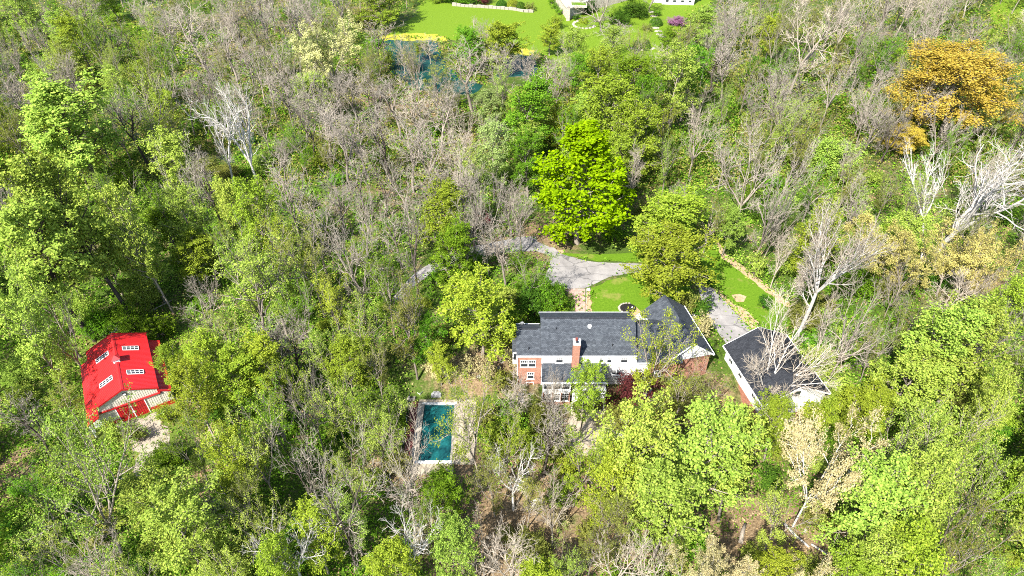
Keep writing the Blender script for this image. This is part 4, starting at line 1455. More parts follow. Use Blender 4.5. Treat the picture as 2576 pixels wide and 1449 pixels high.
# ------------------------------------------------------------------ the neighbours' ground beyond the pond
def neighbours():
    # raised stone terrace
    A, Bc, Cc = at(1368, -30, 0), at(1428, 52, 0), at(1480, 28, 0)
    T = empty('stone_terrace', Bc)
    tag(T, 'raised terrace with tan stone retaining wall beyond the lawn', 'terrace')
    o = Bc
    ht = 3.2
    a, c = A - o, Cc - o
    back = Vector((a.x + 25, a.y + 5, 0))
    pts = [Vector((0, 0, ht)), Vector((c.x, c.y, ht)), Vector((c.x + 22, c.y + 16, ht)), Vector((back.x + 10, back.y + 14, ht)), Vector((a.x, a.y, ht))]
    MB().slab(pts, ht + 0.4).build('retaining_wall', 'stone_wall', T)
    pts2 = [Vector((p.x * 0.985 + 0.15, p.y * 0.985 + 0.3, ht + 0.06)) for p in pts]
    MB().slab(pts2, 0.05).build('paving', 'concrete', T)
    for (p, q) in ((Vector((0, 0, 0)), a), (Vector((0, 0, 0)), c)):
        MB().bar(Vector((p.x, p.y, ht + 0.25)), Vector((q.x, q.y, ht + 0.25)), 0.45, 0.4).build('parapet', 'stone_wall', T)
    MB().box(-0.45, 0.55, -0.35, 0.65, -0.3, ht + 0.75).build('corner_pier', 'stone_wall', T)
    pl = MB().box(1.0, 6.0, 2.2, 5.2, ht, ht + 0.7).build('planter', 'stone_wall', T)
    MB().box(1.25, 5.75, 2.45, 4.95, ht + 0.7, ht + 0.78).build('planter_soil', 'lawn_grass', pl)
    # low stone wall at the upper lawn
    pxs = [(1138, 14), (1170, 17), (1210, 19), (1250, 22), (1290, 25), (1318, 30), (1342, 31)]
    Wt = empty('low_stone_wall', at(1240, 21, 0))
    tag(Wt, 'low curved dry stone wall edging the shrub bed on the lawn', 'stone wall')
    P = [at(x, y, 0) - Wt.location for x, y in pxs]
    k = 0
    for i in range(len(P) - 1):
        seg = P[i + 1] - P[i]
        n = max(2, int(seg.length / 1.1))
        for j in range(n):
            p, q = P[i].lerp(P[i + 1], (j + 0.03) / n), P[i].lerp(P[i + 1], (j + 0.97) / n)
            h_ = random.uniform(0.7, 1.0)
            MB().bar(Vector((p.x, p.y, h_ / 2 - 0.1)), Vector((q.x, q.y, h_ / 2 - 0.1)), random.uniform(0.6, 0.9), h_ + 0.1).build('stone', 'stone_slab', Wt)
    # white house
    q = at(1705, 12, 0)
    N = empty('white_house', q, -0.08)
    tag(N, 'white sided house beyond the far lawn', 'house')
    wl = MB().box(-5.2, 5.2, 0, 9, -0.3, 6)
    for xx in (-5.2, 5.2):
        wl.face([(xx, 0, 6), (xx, 9, 6), (xx, 4.5, 9)])
    wl.build('wall', 'white_siding', N)
    MB().slab([(-5.6, -0.5, 5.8), (5.6, -0.5, 5.8), (5.6, 4.5, 9.1), (-5.6, 4.5, 9.1)], 0.2).slab([(-5.6, 4.5, 9.1), (5.6, 4.5, 9.1), (5.6, 9.5, 5.8), (-5.6, 9.5, 5.8)], 0.2).build('roof', 'shingle', N)
    for x in (-3.6, -1.2, 1.4, 3.8):
        for z in (1.5, 4.3):
            window(N, x, z, 1.0, 1.4, -0.01, 3, 4)
    MB().box(-8.2, -5.25, 1.5, 8, -0.3, 3.2).build('side_wall', 'white_siding', N)
    MB().slab([(-8.5, 1.1, 3.1), (-5.25, 1.1, 3.1), (-5.25, 8.3, 4.6), (-8.5, 8.3, 4.6)], 0.15).build('side_roof', 'shingle', N)
    # stone steps and edging in the far garden
    steps = empty('garden_path', at(1652, 75, 0))
    tag(steps, 'winding pale flagstone path between clipped shrubs', 'path')
    for i, (x, y) in enumerate(((1640, 30), (1644, 40), (1645, 50), (1646, 60), (1650, 70), (1656, 78), (1660, 86), (1666, 92))):
        o_ = blob('flagstone', 1.3, 0.12, 'stone_slab', 300 + i)
        o_.parent = steps
        o_.location = at(x, y, 0) - steps.location
    ring = empty('stone_ring', at(1470, 62, 0))
    tag(ring, 'curved pale stone edging round a small shrub on the far lawn', 'edging')
    for i in range(12):
        a_ = 2.2 + i * 0.33
        o_ = blob('edging_stone', 0.55, 0.4, 'stone_slab', 330 + i)
        o_.parent = ring
        o_.location = (3.4 * math.cos(a_), 3.4 * math.sin(a_), 0)
    ring2 = empty('stone_ring', at(1616, 121, 0))
    tag(ring2, 'pale stone edging under two clipped topiary shrubs', 'edging')
    for i in range(12):
        a_ = 3.3 + i * 0.26
        o_ = blob('edging_stone', 0.5, 0.3, 'stone_slab', 350 + i)
        o_.parent = ring2
        o_.location = (3.2 * math.cos(a_), 1.6 * math.sin(a_), 0)


neighbours()


# ------------------------------------------------------------------ trees
def np_mesh(name, verts, faces, mats):
    """verts (n,3), faces (m,k) -> mesh"""
    me = bpy.data.meshes.new(name)
    n, (m, k) = len(verts), faces.shape
    me.vertices.add(n)
    me.vertices.foreach_set('co', np.ascontiguousarray(verts, dtype=np.float32).ravel())
    me.loops.add(m * k)
    me.loops.foreach_set('vertex_index', np.ascontiguousarray(faces, dtype=np.int32).ravel())
    me.polygons.add(m)
    me.polygons.foreach_set('loop_start', np.arange(0, m * k, k, dtype=np.int32))
    me.polygons.foreach_set('loop_total', np.full(m, k, dtype=np.int32))
    me.update(calc_edges=True)
    me.validate()
    for x in mats:
        me.materials.append(M(x))
    return me


def leaves_np(rng, cen, size, up=0.5, jitter=0.35, aspect=0.75, nrm=None):
    """one bent diamond (two triangles) per leaf spray"""
    n = len(cen)
    nr = rng.normal(0, 1, (n, 3))
    nr /= np.linalg.norm(nr, axis=1)[:, None]
    nr[:, 2] = np.abs(nr[:, 2]) + up
    if nrm is not None:
        nr = nr + nrm
    nr /= np.linalg.norm(nr, axis=1)[:, None]
    t = rng.normal(0, 1, (n, 3))
    a = np.cross(nr, t)
    a /= np.linalg.norm(a, axis=1)[:, None] + 1e-9
    b = np.cross(nr, a)
    s = (size if np.ndim(size) else np.full((n, 1), size)) * rng.uniform(1 - jitter, 1 + jitter, n)[:, None]
    bend = nr * s * rng.uniform(-0.3, 0.3, n)[:, None]
    v = np.empty((n, 4, 3))
    v[:, 0] = cen - a * s
    v[:, 1] = cen - b * s * aspect + bend
    v[:, 2] = cen + a * s
    v[:, 3] = cen + b * s * aspect + bend
    idx = np.arange(n * 4).reshape(n, 4)
    f = np.concatenate([idx[:, [0, 1, 2]], idx[:, [0, 2, 3]]])
    return v.reshape(-1, 3), f


def unit(v):
    return v / (np.linalg.norm(v) + 1e-9)


def side_dir(rng, d, ang, az):
    ref = np.array([0.0, 0.0, 1.0]) if abs(d[2]) < 0.9 else np.array([1.0, 0.0, 0.0])
    a = unit(np.cross(d, ref))
    b = np.cross(d, a)
    return unit(d * math.cos(ang) + (a * math.cos(az) + b * math.sin(az)) * math.sin(ang))


class Tree:
    """skeleton of a 20 m tree; levels: 0 trunk, 1 limbs, 2 branches, 3 twigs, 4 fine twigs"""

    def __init__(s, seed):
        s.r = np.random.default_rng(seed)
        s.b = [[], [], [], [], []]

    def path(s, p, d, L, r0, r1, n, wig, up, lvl):
        pts, rad = [p], [r0]
        for i in range(n):
            d = unit(d + s.r.normal(0, wig, 3) + np.array([0, 0, up]))
            p = p + d * (L / n)
            pts.append(p)
            rad.append(r0 + (r1 - r0) * (i + 1) / n)
        s.b[lvl].append((np.array(pts), np.array(rad)))
        return pts, rad, d

    @staticmethod
    def along(pts, t):
        k = t * (len(pts) - 1)
        i = min(int(k), len(pts) - 2)
        p = pts[i] + (pts[i + 1] - pts[i]) * (k - i)
        return p, unit(pts[i + 1] - pts[i])

    def kids(s, pts, rad, L, n, t0, ang, ratio, lvl, wig, up, segs, rmin, fall=0.5, rscale=0.6):
        out = []
        az = s.r.uniform(0, 6.28)
        for k in range(n):
            t = t0 + (1 - t0) * (k + s.r.uniform(0.2, 0.8)) / n
            p, d = s.along(pts, t)
            az += 2.4 + s.r.uniform(-0.5, 0.5)
            dd = side_dir(s.r, d, ang * s.r.uniform(0.7, 1.3), az)
            LL = L * ratio * (1 - fall * t) * s.r.uniform(0.75, 1.25)
            rr = max(rmin, rad[min(int(t * (len(rad) - 1)), len(rad) - 1)] * rscale * 1.1)
            q = s.path(p, dd, LL, rr, max(rmin * 0.5, rr * 0.3), segs, wig, up, lvl)
            out.append((q[0], q[1], LL))
        return out

    def wood(s, lv, sides):
        V, F = [], []
        off = 0
        for l, n in zip(lv, sides):
            for pts, rad in s.b[l]:
                m = len(pts)
                d = np.gradient(pts, axis=0)
                d /= np.linalg.norm(d, axis=1)[:, None] + 1e-9
                ref = np.array([0.31, 0.87, 0.2])
                a = np.cross(d, ref)
                a /= np.linalg.norm(a, axis=1)[:, None] + 1e-9
                b = np.cross(d, a)
                th = np.arange(n) * 2 * math.pi / n
                ring = pts[:, None, :] + (a[:, None, :] * np.cos(th)[None, :, None] + b[:, None, :] * np.sin(th)[None, :, None]) * rad[:, None, None]
                V.append(ring.reshape(-1, 3))
                i, q = np.meshgrid(np.arange(m - 1), np.arange(n), indexing='ij')
                r = (q + 1) % n
                F.append(np.stack([i * n + q, i * n + r, (i + 1) * n + r, (i + 1) * n + q], -1).reshape(-1, 4) + off)
                off += m * n
        return np.concatenate(V), np.concatenate(F)

    def cones(s, lv):
        V, F = [], []
        off = 0
        for l in lv:
            for pts, rad in s.b[l]:
                p0, p1, pm = pts[0], pts[-1], pts[len(pts) // 2]
                d = unit(p1 - p0)
                a = unit(np.cross(d, np.array([0.31, 0.87, 0.2])))
                b = np.cross(d, a)
                for (u0, u1, r0, r1) in ((p0, pm, rad[0], rad[0] * 0.75), (pm, p1, rad[0] * 0.75, rad[0] * 0.3)):
                    ring = [u0 + a * r0, u0 + (-a * 0.5 + b * 0.87) * r0, u0 + (-a * 0.5 - b * 0.87) * r0,
                            u1 + a * r1, u1 + (-a * 0.5 + b * 0.87) * r1, u1 + (-a * 0.5 - b * 0.87) * r1]
                    V += ring
                    F += [(off, off + 1, off + 4, off + 3), (off + 1, off + 2, off + 5, off + 4), (off + 2, off, off + 3, off + 5)]
                    off += 6
        return np.array(V), np.array(F)

    def tips(s, lv):
        return np.concatenate([np.concatenate([pts[len(pts) // 2:]]) for l in lv for pts, _ in s.b[l]])


def form_decurrent(seed, fork=0.34, nlimb=4, spread=0.42, n2=7, n3=6, n4=5, wig=0.12, up=0.06, rt=0.30, twig=0.022, lean=0.05, ratio2=0.5, ratio3=0.5, ratio4=0.55, R=5.0, limb_r=0.62, lowlimb=2, ang2=0.75):
    t = Tree(seed)
    r = t.r
    H = 20.0
    pts, rad, d = t.path(np.zeros(3), unit(np.array([r.normal(0, lean), r.normal(0, lean), 1])), H * fork, rt, rt * 0.72, 5, 0.05, 0.03, 0)
    limbs = []
    az = r.uniform(0, 6.28)
    for k in range(nlimb):
        az += 2 * math.pi / nlimb + r.uniform(-0.5, 0.5)
        dd = side_dir(r, unit(d * 0.6 + np.array([0, 0, 0.4])), spread * r.uniform(0.45, 1.35), az)
        L = H * (1 - fork) * r.uniform(0.86, 1.08)
        q = t.path(pts[-1], dd, L, rt * limb_r * r.uniform(0.8, 1.1), 0.03, 8, wig, up, 1)
        limbs.append((q[0], q[1], L))
    for k in range(lowlimb):
        p, d0 = t.along(pts, r.uniform(0.7, 0.97))
        q = t.path(p, side_dir(r, d0, r.uniform(0.7, 1.1), r.uniform(0, 6.28)), H * 0.28 * r.uniform(0.8, 1.3), rt * 0.33, 0.03, 6, wig, up * 1.6, 1)
        limbs.append((q[0], q[1], H * 0.36))
    for pts, rad, L in limbs:
        for a in t.kids(pts, rad, L, n2, 0.22, ang2, ratio2, 2, wig * 1.1, up * 1.2, 5, 0.035, 0.55):
            for b in t.kids(a[0], a[1], a[2], n3, 0.2, 0.7, ratio3, 3, wig * 1.2, up, 4, twig, 0.45):
                t.kids(b[0], b[1], b[2], n4, 0.1, 0.6, ratio4, 4, wig, up, 2, twig * 0.8, 0.3)
    return t


def form_excurrent(seed, cb=0.28, nlimb=22, R=5.0, shape='oval', n2=7, n3=5, n4=0, wig=0.1, rt=0.28, ang=1.05, up=0.05, twig=0.02):
    t = Tree(seed)
    r = t.r
    H = 20.0
    pts, rad, d = t.path(np.zeros(3), np.array([r.normal(0, .03), r.normal(0, .03), 1.0]), H * 0.93, rt, 0.04, 10, 0.045, 0.05, 0)
    az = r.uniform(0, 6)
    for k in range(nlimb):
        u = (k + r.uniform(0.1, 0.9)) / nlimb
        tt = cb + (0.98 - cb) * u
        p, d0 = t.along(pts, tt)
        az += 2.4 + r.uniform(-0.4, 0.4)
        if shape == 'oval':
            pr = math.sqrt(max(0.04, 1 - (2 * u - 0.75) ** 2 / 1.7))
        elif shape == 'cone':
            pr = max(0.12, 1.05 - 0.92 * u) if u > 0.12 else 0.7 + 2.5 * u
        elif shape == 'dome':
            pr = math.sqrt(max(0.05, 1 - u ** 2 * 0.9))
        else:
            pr = 0.55 + 0.5 * u
        a_ = ang * (1.12 - 0.75 * u)
        L = R * pr * r.uniform(0.8, 1.18) / max(0.5, math.sin(a_) + 0.1) * 0.95
        L = min(L, R * 1.5)
        q = t.path(p, side_dir(r, d0, a_, az), L, max(0.04, rt * 0.42 * (1 - 0.6 * u)), 0.025, 6, wig, up, 1)
        for b in t.kids(q[0], q[1], L, n2, 0.25, 0.8, 0.48, 2, wig * 1.2, up, 4, 0.025, 0.5):
            for c in t.kids(b[0], b[1], b[2], n3, 0.2, 0.75, 0.55, 3, wig * 1.2, up, 3, twig, 0.3):
                if n4:
                    t.kids(c[0], c[1], c[2], n4, 0.1, 0.6, 0.6, 4, wig, up, 2, twig * 0.8, 0.3)
    return t


def form_bush(seed, n=11, n2=6, n3=5):
    """multi-stemmed shrub, 3 m high, 3.6 m wide"""
    t = Tree(seed)
    r = t.r
    for k in range(n):
        az = k * 2.4
        dd = side_dir(r, np.array([0, 0, 1.0]), r.uniform(0.15, 1.0), az)
        L = 2.7 * r.uniform(0.65, 1.1)
        q = t.path(np.array([0.2 * math.cos(az), 0.2 * math.sin(az), -0.05]), dd, L, 0.05, 0.012, 5, 0.13, 0.05, 0)
        for b in t.kids(q[0], q[1], L, n2, 0.25, 0.8, 0.5, 2, 0.12, 0.05, 3, 0.012, 0.4):
            t.kids(b[0], b[1], b[2], n3, 0.2, 0.8, 0.6, 3, 0.12, 0.03, 2, 0.009, 0.3)
    return t


def spray(t, lv, n, sig, size, up=0.5, flat=0.7, keep=1.0, clump=None, out=0.5):
    tips = t.tips(lv)
    r = t.r
    if keep < 1:
        tips = tips[r.random(len(tips)) < keep]
    k = max(1, int(round(n / len(tips)))) if n > len(tips) else 1
    if n < len(tips):
        tips = tips[r.choice(len(tips), n, replace=False)]
    c = np.repeat(tips, k, axis=0)
    c = c + r.normal(0, 1, c.shape) * np.array([sig, sig, sig * flat])
    mid = np.array([0, 0, np.percentile(tips[:, 2], 35)])
    o = c - mid
    o /= np.linalg.norm(o, axis=1)[:, None] + 1e-6
    return leaves_np(r, c, size, up, nrm=o * out)


FORMS = {}


def reg(name, t, wood_lv, wood_sides, crown, bush=False):
    wv, wf = t.wood(wood_lv, wood_sides)
    tm = np_mesh(name + '_trunk', wv, wf, ['bark_grey'])
    tm.shade_smooth()
    cm = np_mesh(name + '_crown', crown[0], crown[1], ['leaf_green'])
    # real extents of the crown, used to size each tree
    allv = np.concatenate([wv, crown[0]])
    top = np.percentile(allv[:, 2], 99.7)
    rad = np.percentile(np.hypot(crown[0][:, 0], crown[0][:, 1]), 93)
    FORMS.setdefault(name, []).append((tm, cm, top, rad))


for i in range(6):      # bare, upright
    t = form_decurrent(100 + i, fork=[.38, .3, .45, .34, .42, .28][i], nlimb=[3, 4, 3, 5, 4, 3][i], spread=.36, n2=8, n3=6, n4=4, rt=.31, R=4.2, twig=0.03, limb_r=.7)
    reg('bare', t, (0, 1, 2), (8, 6, 4), t.cones((3, 4)))
for i in range(4):      # bare, spreading
    t = form_decurrent(140 + i, fork=[.22, .28, .25, .3][i], nlimb=5, spread=.62, n2=8, n3=6, n4=4, wig=.15, rt=.36, twig=0.032, limb_r=.7)
    reg('bare_wide', t, (0, 1, 2), (8, 6, 4), t.cones((3, 4)))
for i in range(3):      # white crooked
    t = form_decurrent(180 + i, fork=[.3, .22, .36][i], nlimb=[3, 4, 4][i], spread=.5, n2=8, n3=5, n4=4, wig=.19, up=.09, rt=.46, twig=.03, ratio2=.6, limb_r=.75)
    reg('sycamore', t, (0, 1, 2, 3), (8, 7, 5, 3), t.cones((4,)))
for i in range(2):      # vase of straight rising branches
    t = form_decurrent(210 + i, fork=.42 if i == 0 else .16, nlimb=6, spread=.55 if i == 0 else .85, n2=10, n3=8, n4=5, wig=.07, up=.06, rt=.36, twig=.03, ratio2=.52, lowlimb=3, ang2=.5)
    reg('vase', t, (0, 1, 2), (8, 6, 4), t.cones((3, 4)))
for i in range(6):      # leafy, dense
    t = form_excurrent(240 + i, cb=[.22, .3, .26, .2, .34, .25][i], nlimb=26, n2=8, n3=5, shape='oval', wig=.13)
    reg('leafy', t, (0, 1, 2), (8, 5, 3), spray(t, (2, 3), 12000, .22, .15, up=.45))
for i in range(3):      # leafy, high crown on a clear trunk
    t = form_excurrent(265 + i, cb=.44, nlimb=24, n2=8, n3=5, shape='oval', wig=.13, R=5.0, rt=.34)
    reg('poplar', t, (0, 1, 2), (8, 5, 3), spray(t, (2, 3), 12000, .22, .15, up=.45))
for i in range(2):      # leafy, broad cone
    t = form_excurrent(280 + i, cb=.1, nlimb=34, n2=8, n3=5, shape='cone', R=6.0, wig=.1)
    reg('cone', t, (0, 1, 2), (8, 5, 3), spray(t, (2, 3), 15000, .2, .16, up=.4))
for i in range(6):      # half open leaves, branches visible
    t = form_decurrent(310 + i, fork=[.3, .36, .26, .4, .32, .28][i], nlimb=[4, 5, 4, 3, 5, 4][i], spread=.5, n2=8, n3=7, n4=0, wig=.13, rt=.30, twig=.026, limb_r=.7)
    reg('sparse', t, (0, 1, 2, 3), (7, 5, 4, 3), spray(t, (3,), 6500, .30, .12, up=.4, keep=.8))
for i in range(2):      # flat-topped dome
    t = form_excurrent(350 + i, cb=.36, nlimb=30, n2=9, n3=6, shape='dome', R=6.2, ang=1.15, wig=.13)
    reg('dome', t, (0, 1, 2), (8, 5, 3), spray(t, (2, 3), 34000, .30, .11, up=.4))
for i in range(3):      # puffs of blossom
    t = form_decurrent(380 + i, fork=.25, nlimb=5, spread=.6, n2=8, n3=7, n4=0, wig=.13, rt=.26)
    reg('blossom', t, (0, 1, 2, 3), (7, 5, 4, 3), spray(t, (3,), 18000, .32, .14, up=.4))
for i in range(5):      # shrubs
    t = form_bush(410 + i)
    reg('bush', t, (0, 2), (4, 3), spray(t, (2, 3), 2600, .1, .095, up=.5))
for i in range(3):      # large shrubs, 6 m
    t = form_bush(460 + i, 18, 8, 6)
    for lv in t.b:
        for k in range(len(lv)):
            lv[k] = (lv[k][0] * 2.0, lv[k][1] * 1.6)
    reg('bigbush', t, (0, 2), (4, 3), spray(t, (2, 3), 10000, .16, .11, up=.5))
for i in range(2):      # clipped shrubs
    t = form_bush(430 + i, 16, 7, 5)
    c = t.tips((2, 3))
    o = t.r.normal(0, 1, (2600, 3))
    o /= np.linalg.norm(o, axis=1)[:, None]
    o[:, 2] = np.abs(o[:, 2])
    o2 = o * np.array([1.6, 1.6, 2.7]) * t.r.uniform(.9, 1.02, 2600)[:, None]
    reg('clipped', t, (0, 2), (4, 3), leaves_np(t.r, o2, .10, .2, nrm=o * 1.5))

# kind: form, leaf or twig colour, bark, words, category
KINDS = {
    'bg': ('bare', 'twig_grey', 'bark_grey', 'bare grey tree with upright leafless branches', 'bare_tree'),
    'bd': ('bare', 'twig_grey', 'bark_dark', 'bare tree with dark trunk and grey twigs', 'bare_tree'),
    'bt': ('bare', 'twig_tan', 'bark_tan', 'bare tree with pale tan twigs', 'bare_tree'),
    'bs': ('bare_wide', 'twig_grey', 'bark_grey', 'spreading leafless tree with forked grey limbs', 'bare_tree'),
    'bw': ('bare_wide', 'twig_tan', 'bark_tan', 'spreading leafless tree with tan limbs', 'bare_tree'),
    'sy': ('sycamore', 'twig_white', 'bark_white', 'white barked sycamore with crooked bare limbs', 'sycamore_tree'),
    'fn': ('vase', 'twig_tan', 'bark_white', 'leafless tree with fanned pale branches', 'bare_tree'),
    'lg': ('leafy', 'leaf_lime', 'bark_grey', 'lime green tree in fresh full leaf', 'leafy_tree'),
    'lt': ('poplar', 'leaf_lime', 'bark_dark', 'lime tree with high crown on bare trunk', 'leafy_tree'),
    'mg': ('leafy', 'leaf_green', 'bark_grey', 'mid green tree in full leaf', 'leafy_tree'),
    'yg': ('leafy', 'leaf_yellowgreen', 'bark_grey', 'yellow green leafy tree', 'leafy_tree'),
    'yo': ('leafy', 'leaf_moss', 'bark_grey', 'olive yellow tree in dense young leaf', 'leafy_tree'),
    'by': ('cone', 'leaf_brilliant', 'bark_grey', 'brilliant lime yellow cone shaped tree', 'leafy_tree'),
    'pg': ('leafy', 'leaf_pale', 'bark_grey', 'pale grey green leafy tree', 'leafy_tree'),
    'sg': ('sparse', 'leaf_lime', 'bark_grey', 'half open lime tree with visible branches', 'leafing_tree'),
    'ss': ('sparse', 'leaf_yellowgreen', 'bark_grey', 'thinly leafed yellow green tree', 'leafing_tree'),
    'sm': ('sparse', 'leaf_green', 'bark_grey', 'thinly leafed mid green tree', 'leafing_tree'),
    'so': ('sparse', 'leaf_olive', 'bark_grey', 'thin olive tree with young brownish leaves', 'leafing_tree'),
    'cr': ('blossom', 'leaf_cream', 'bark_grey', 'cream blossoming tree', 'flowering_tree'),
    'ct': ('blossom', 'leaf_tan', 'bark_white', 'tan budding tree with white limbs', 'flowering_tree'),
    'gd': ('blossom', 'leaf_gold', 'bark_grey', 'pale gold budding tree', 'flowering_tree'),
    'og': ('dome', 'leaf_orange', 'bark_grey', 'golden orange domed tree', 'leafy_tree'),
    'sh': ('bush', 'leaf_lime', 'bark_grey', 'bright green bush', 'bush'),
    'sd': ('bush', 'leaf_green', 'bark_grey', 'mid green bush', 'bush'),
    'se': ('bush', 'leaf_deep', 'bark_dark', 'deep green evergreen bush', 'bush'),
    'sn': ('bush', 'leaf_yellowgreen', 'bark_grey', 'yellow green bush', 'bush'),
    'sr': ('bush', 'leaf_red', 'bark_dark', 'dark red leafed bush', 'bush'),
    'sp': ('bush', 'leaf_pink', 'bark_grey', 'pink flowering bush', 'bush'),
    'st': ('bush', 'leaf_tan', 'bark_tan', 'dry tan bush', 'bush'),
    'so2': ('bush', 'leaf_olive', 'bark_grey', 'olive brown bush', 'bush'),
    'tp': ('clipped', 'leaf_deep', 'bark_dark', 'clipped dark green topiary shrub', 'bush'),
    'tg': ('clipped', 'leaf_yellowgreen', 'bark_dark', 'clipped bright round shrub', 'bush'),
}

PLACED = []
COUNT = {}


def zone(x, y):
    def near(a, b, r):
        return (x - a) ** 2 + (y - b) ** 2 < r * r
    if near(-56, 68, 13):
        return 'close beside the red barn'
    if near(-10, 61, 11):
        return 'close beside the swimming pool'
    if near(39, 69, 11):
        return 'close beside the dark roofed garage'
    if y < 69 and -1 < x < 30 and y > 58:
        return 'on the slope under the house back'
    if 78 < y < 92 and -3 < x < 34:
        return 'beside the house and its front lawn'
    if 92 <= y < 112 and -3 < x < 34:
        return 'along the curving driveway'
    if 74 < y < 112 and 34 <= x < 62:
        return 'at the edge of the side lawn'
    if y > 195:
        if -42 < x < 65:
            return 'beside the far lawn and stone terrace'
        return 'in far woods left of the pond lawn' if x < 0 else 'in far woods near the corner meadow'
    if y > 158:
        if -45 < x < 15:
            return 'on the banks of the pond'
        if 15 <= x < 62:
            return 'between driveway woods and far garden'
        return 'in woods by the dirt path' if x < 0 else 'in woods past the orange tree'
    if y > 112:
        if x < -62:
            return 'in woods well behind the barn'
        if x < -15:
            return 'in woods between the barn and the pond'
        if x < 40:
            return 'in woods between the pond and the driveway'
        return 'in woods around the orange tree'
    if y > 74:
        if x < -40:
            return 'in woods just behind the barn'
        if x < 0:
            return 'in woods between the barn and the driveway'
        return 'in woods past the side lawn'
    if x < -42:
        return 'in woods in front of the barn'
    if x < -18:
        return 'in woods between the barn and the pool'
    if x < 8:
        return 'in woods downhill of the pool'
    if x < 34:
        return 'in woods downhill of the house'
    return 'in woods downhill of the garage'


def plant(kind, base, height, width, lean=0.0, label=None, cat=None, variant=None, flip=None):
    form, leaf, bark, words, name = KINDS[kind]
    if form == 'bush' and width > 5.0:
        form = 'bigbush'
    vs = FORMS[form]
    k = COUNT.get(form, 0)
    COUNT[form] = k + 1
    tm, cm, top, rad = vs[(variant if variant is not None else (k * 5 + k // len(vs)) % len(vs)) % len(vs)]
    o = empty(name, base)
    o.rotation_mode = 'YXZ'
    sz = height / top
    sxy = width / 2 / rad
    sxy = min(max(sxy, sz * 0.45), sz * 2.4)
    o.scale = (sxy, sxy, sz)
    o.rotation_euler = (random.uniform(-0.03, 0.03), lean + random.uniform(-0.015, 0.015), random.uniform(0, 6.283) if flip is None else flip)
    for nm, me, mt in (('trunk', tm, bark), ('crown', cm, leaf)):
        c = bpy.data.objects.new(nm, me)
        C.objects.link(c)
        c.parent = o
        c.material_slots[0].link = 'OBJECT'
        c.material_slots[0].material = M(mt)
    if label:
        tag(o, label, cat or name.replace('_tree', ' tree').replace('_', ' '))
    else:
        if 'bush' in name:
            sizew = 'large ' if height > 3.4 else ('small ' if height < 2.0 else '')
        else:
            sizew = 'tall ' if height > 22 else ('young ' if height < 11 else '')
        if 'bush' not in name:
            q_ = width / height
            sizew += 'slender ' if q_ < 0.42 else ('broad ' if q_ > 0.68 else '')
        lb = ' '.join((sizew + words + ' ' + zone(base[0], base[1])).split()[:16])
        tag(o, lb, name.split('_')[-1], lb)
    PLACED.append((base[0], base[1], width / 2, height))
    return o


def tree_px(xt, yt, yb, wpx, kind, xb=None, label=None, variant=None, flip=None):
    """a tree whose top shows at (xt, yt), whose foot is on the ground at picture height yb"""
    b0 = at(xb if xb is not None else xt, yb)
    top = at_y(xt, yt, b0.y)
    if xb is None:
        # upright: same x as its top
        base = Vector((top.x, b0.y, terrain(top.x, b0.y)))
        lean = 0.0
    else:
        base = b0
        lean = math.atan2(top.x - b0.x, top.z - b0.z)
    Ht = max(1.0, top.z - base.z) / math.cos(lean)
    dep = depth_of(base.x, base.y, base.z + Ht * 0.65)
    return plant(kind, base, Ht, wpx * dep / FPX, lean, label, None, variant, flip)


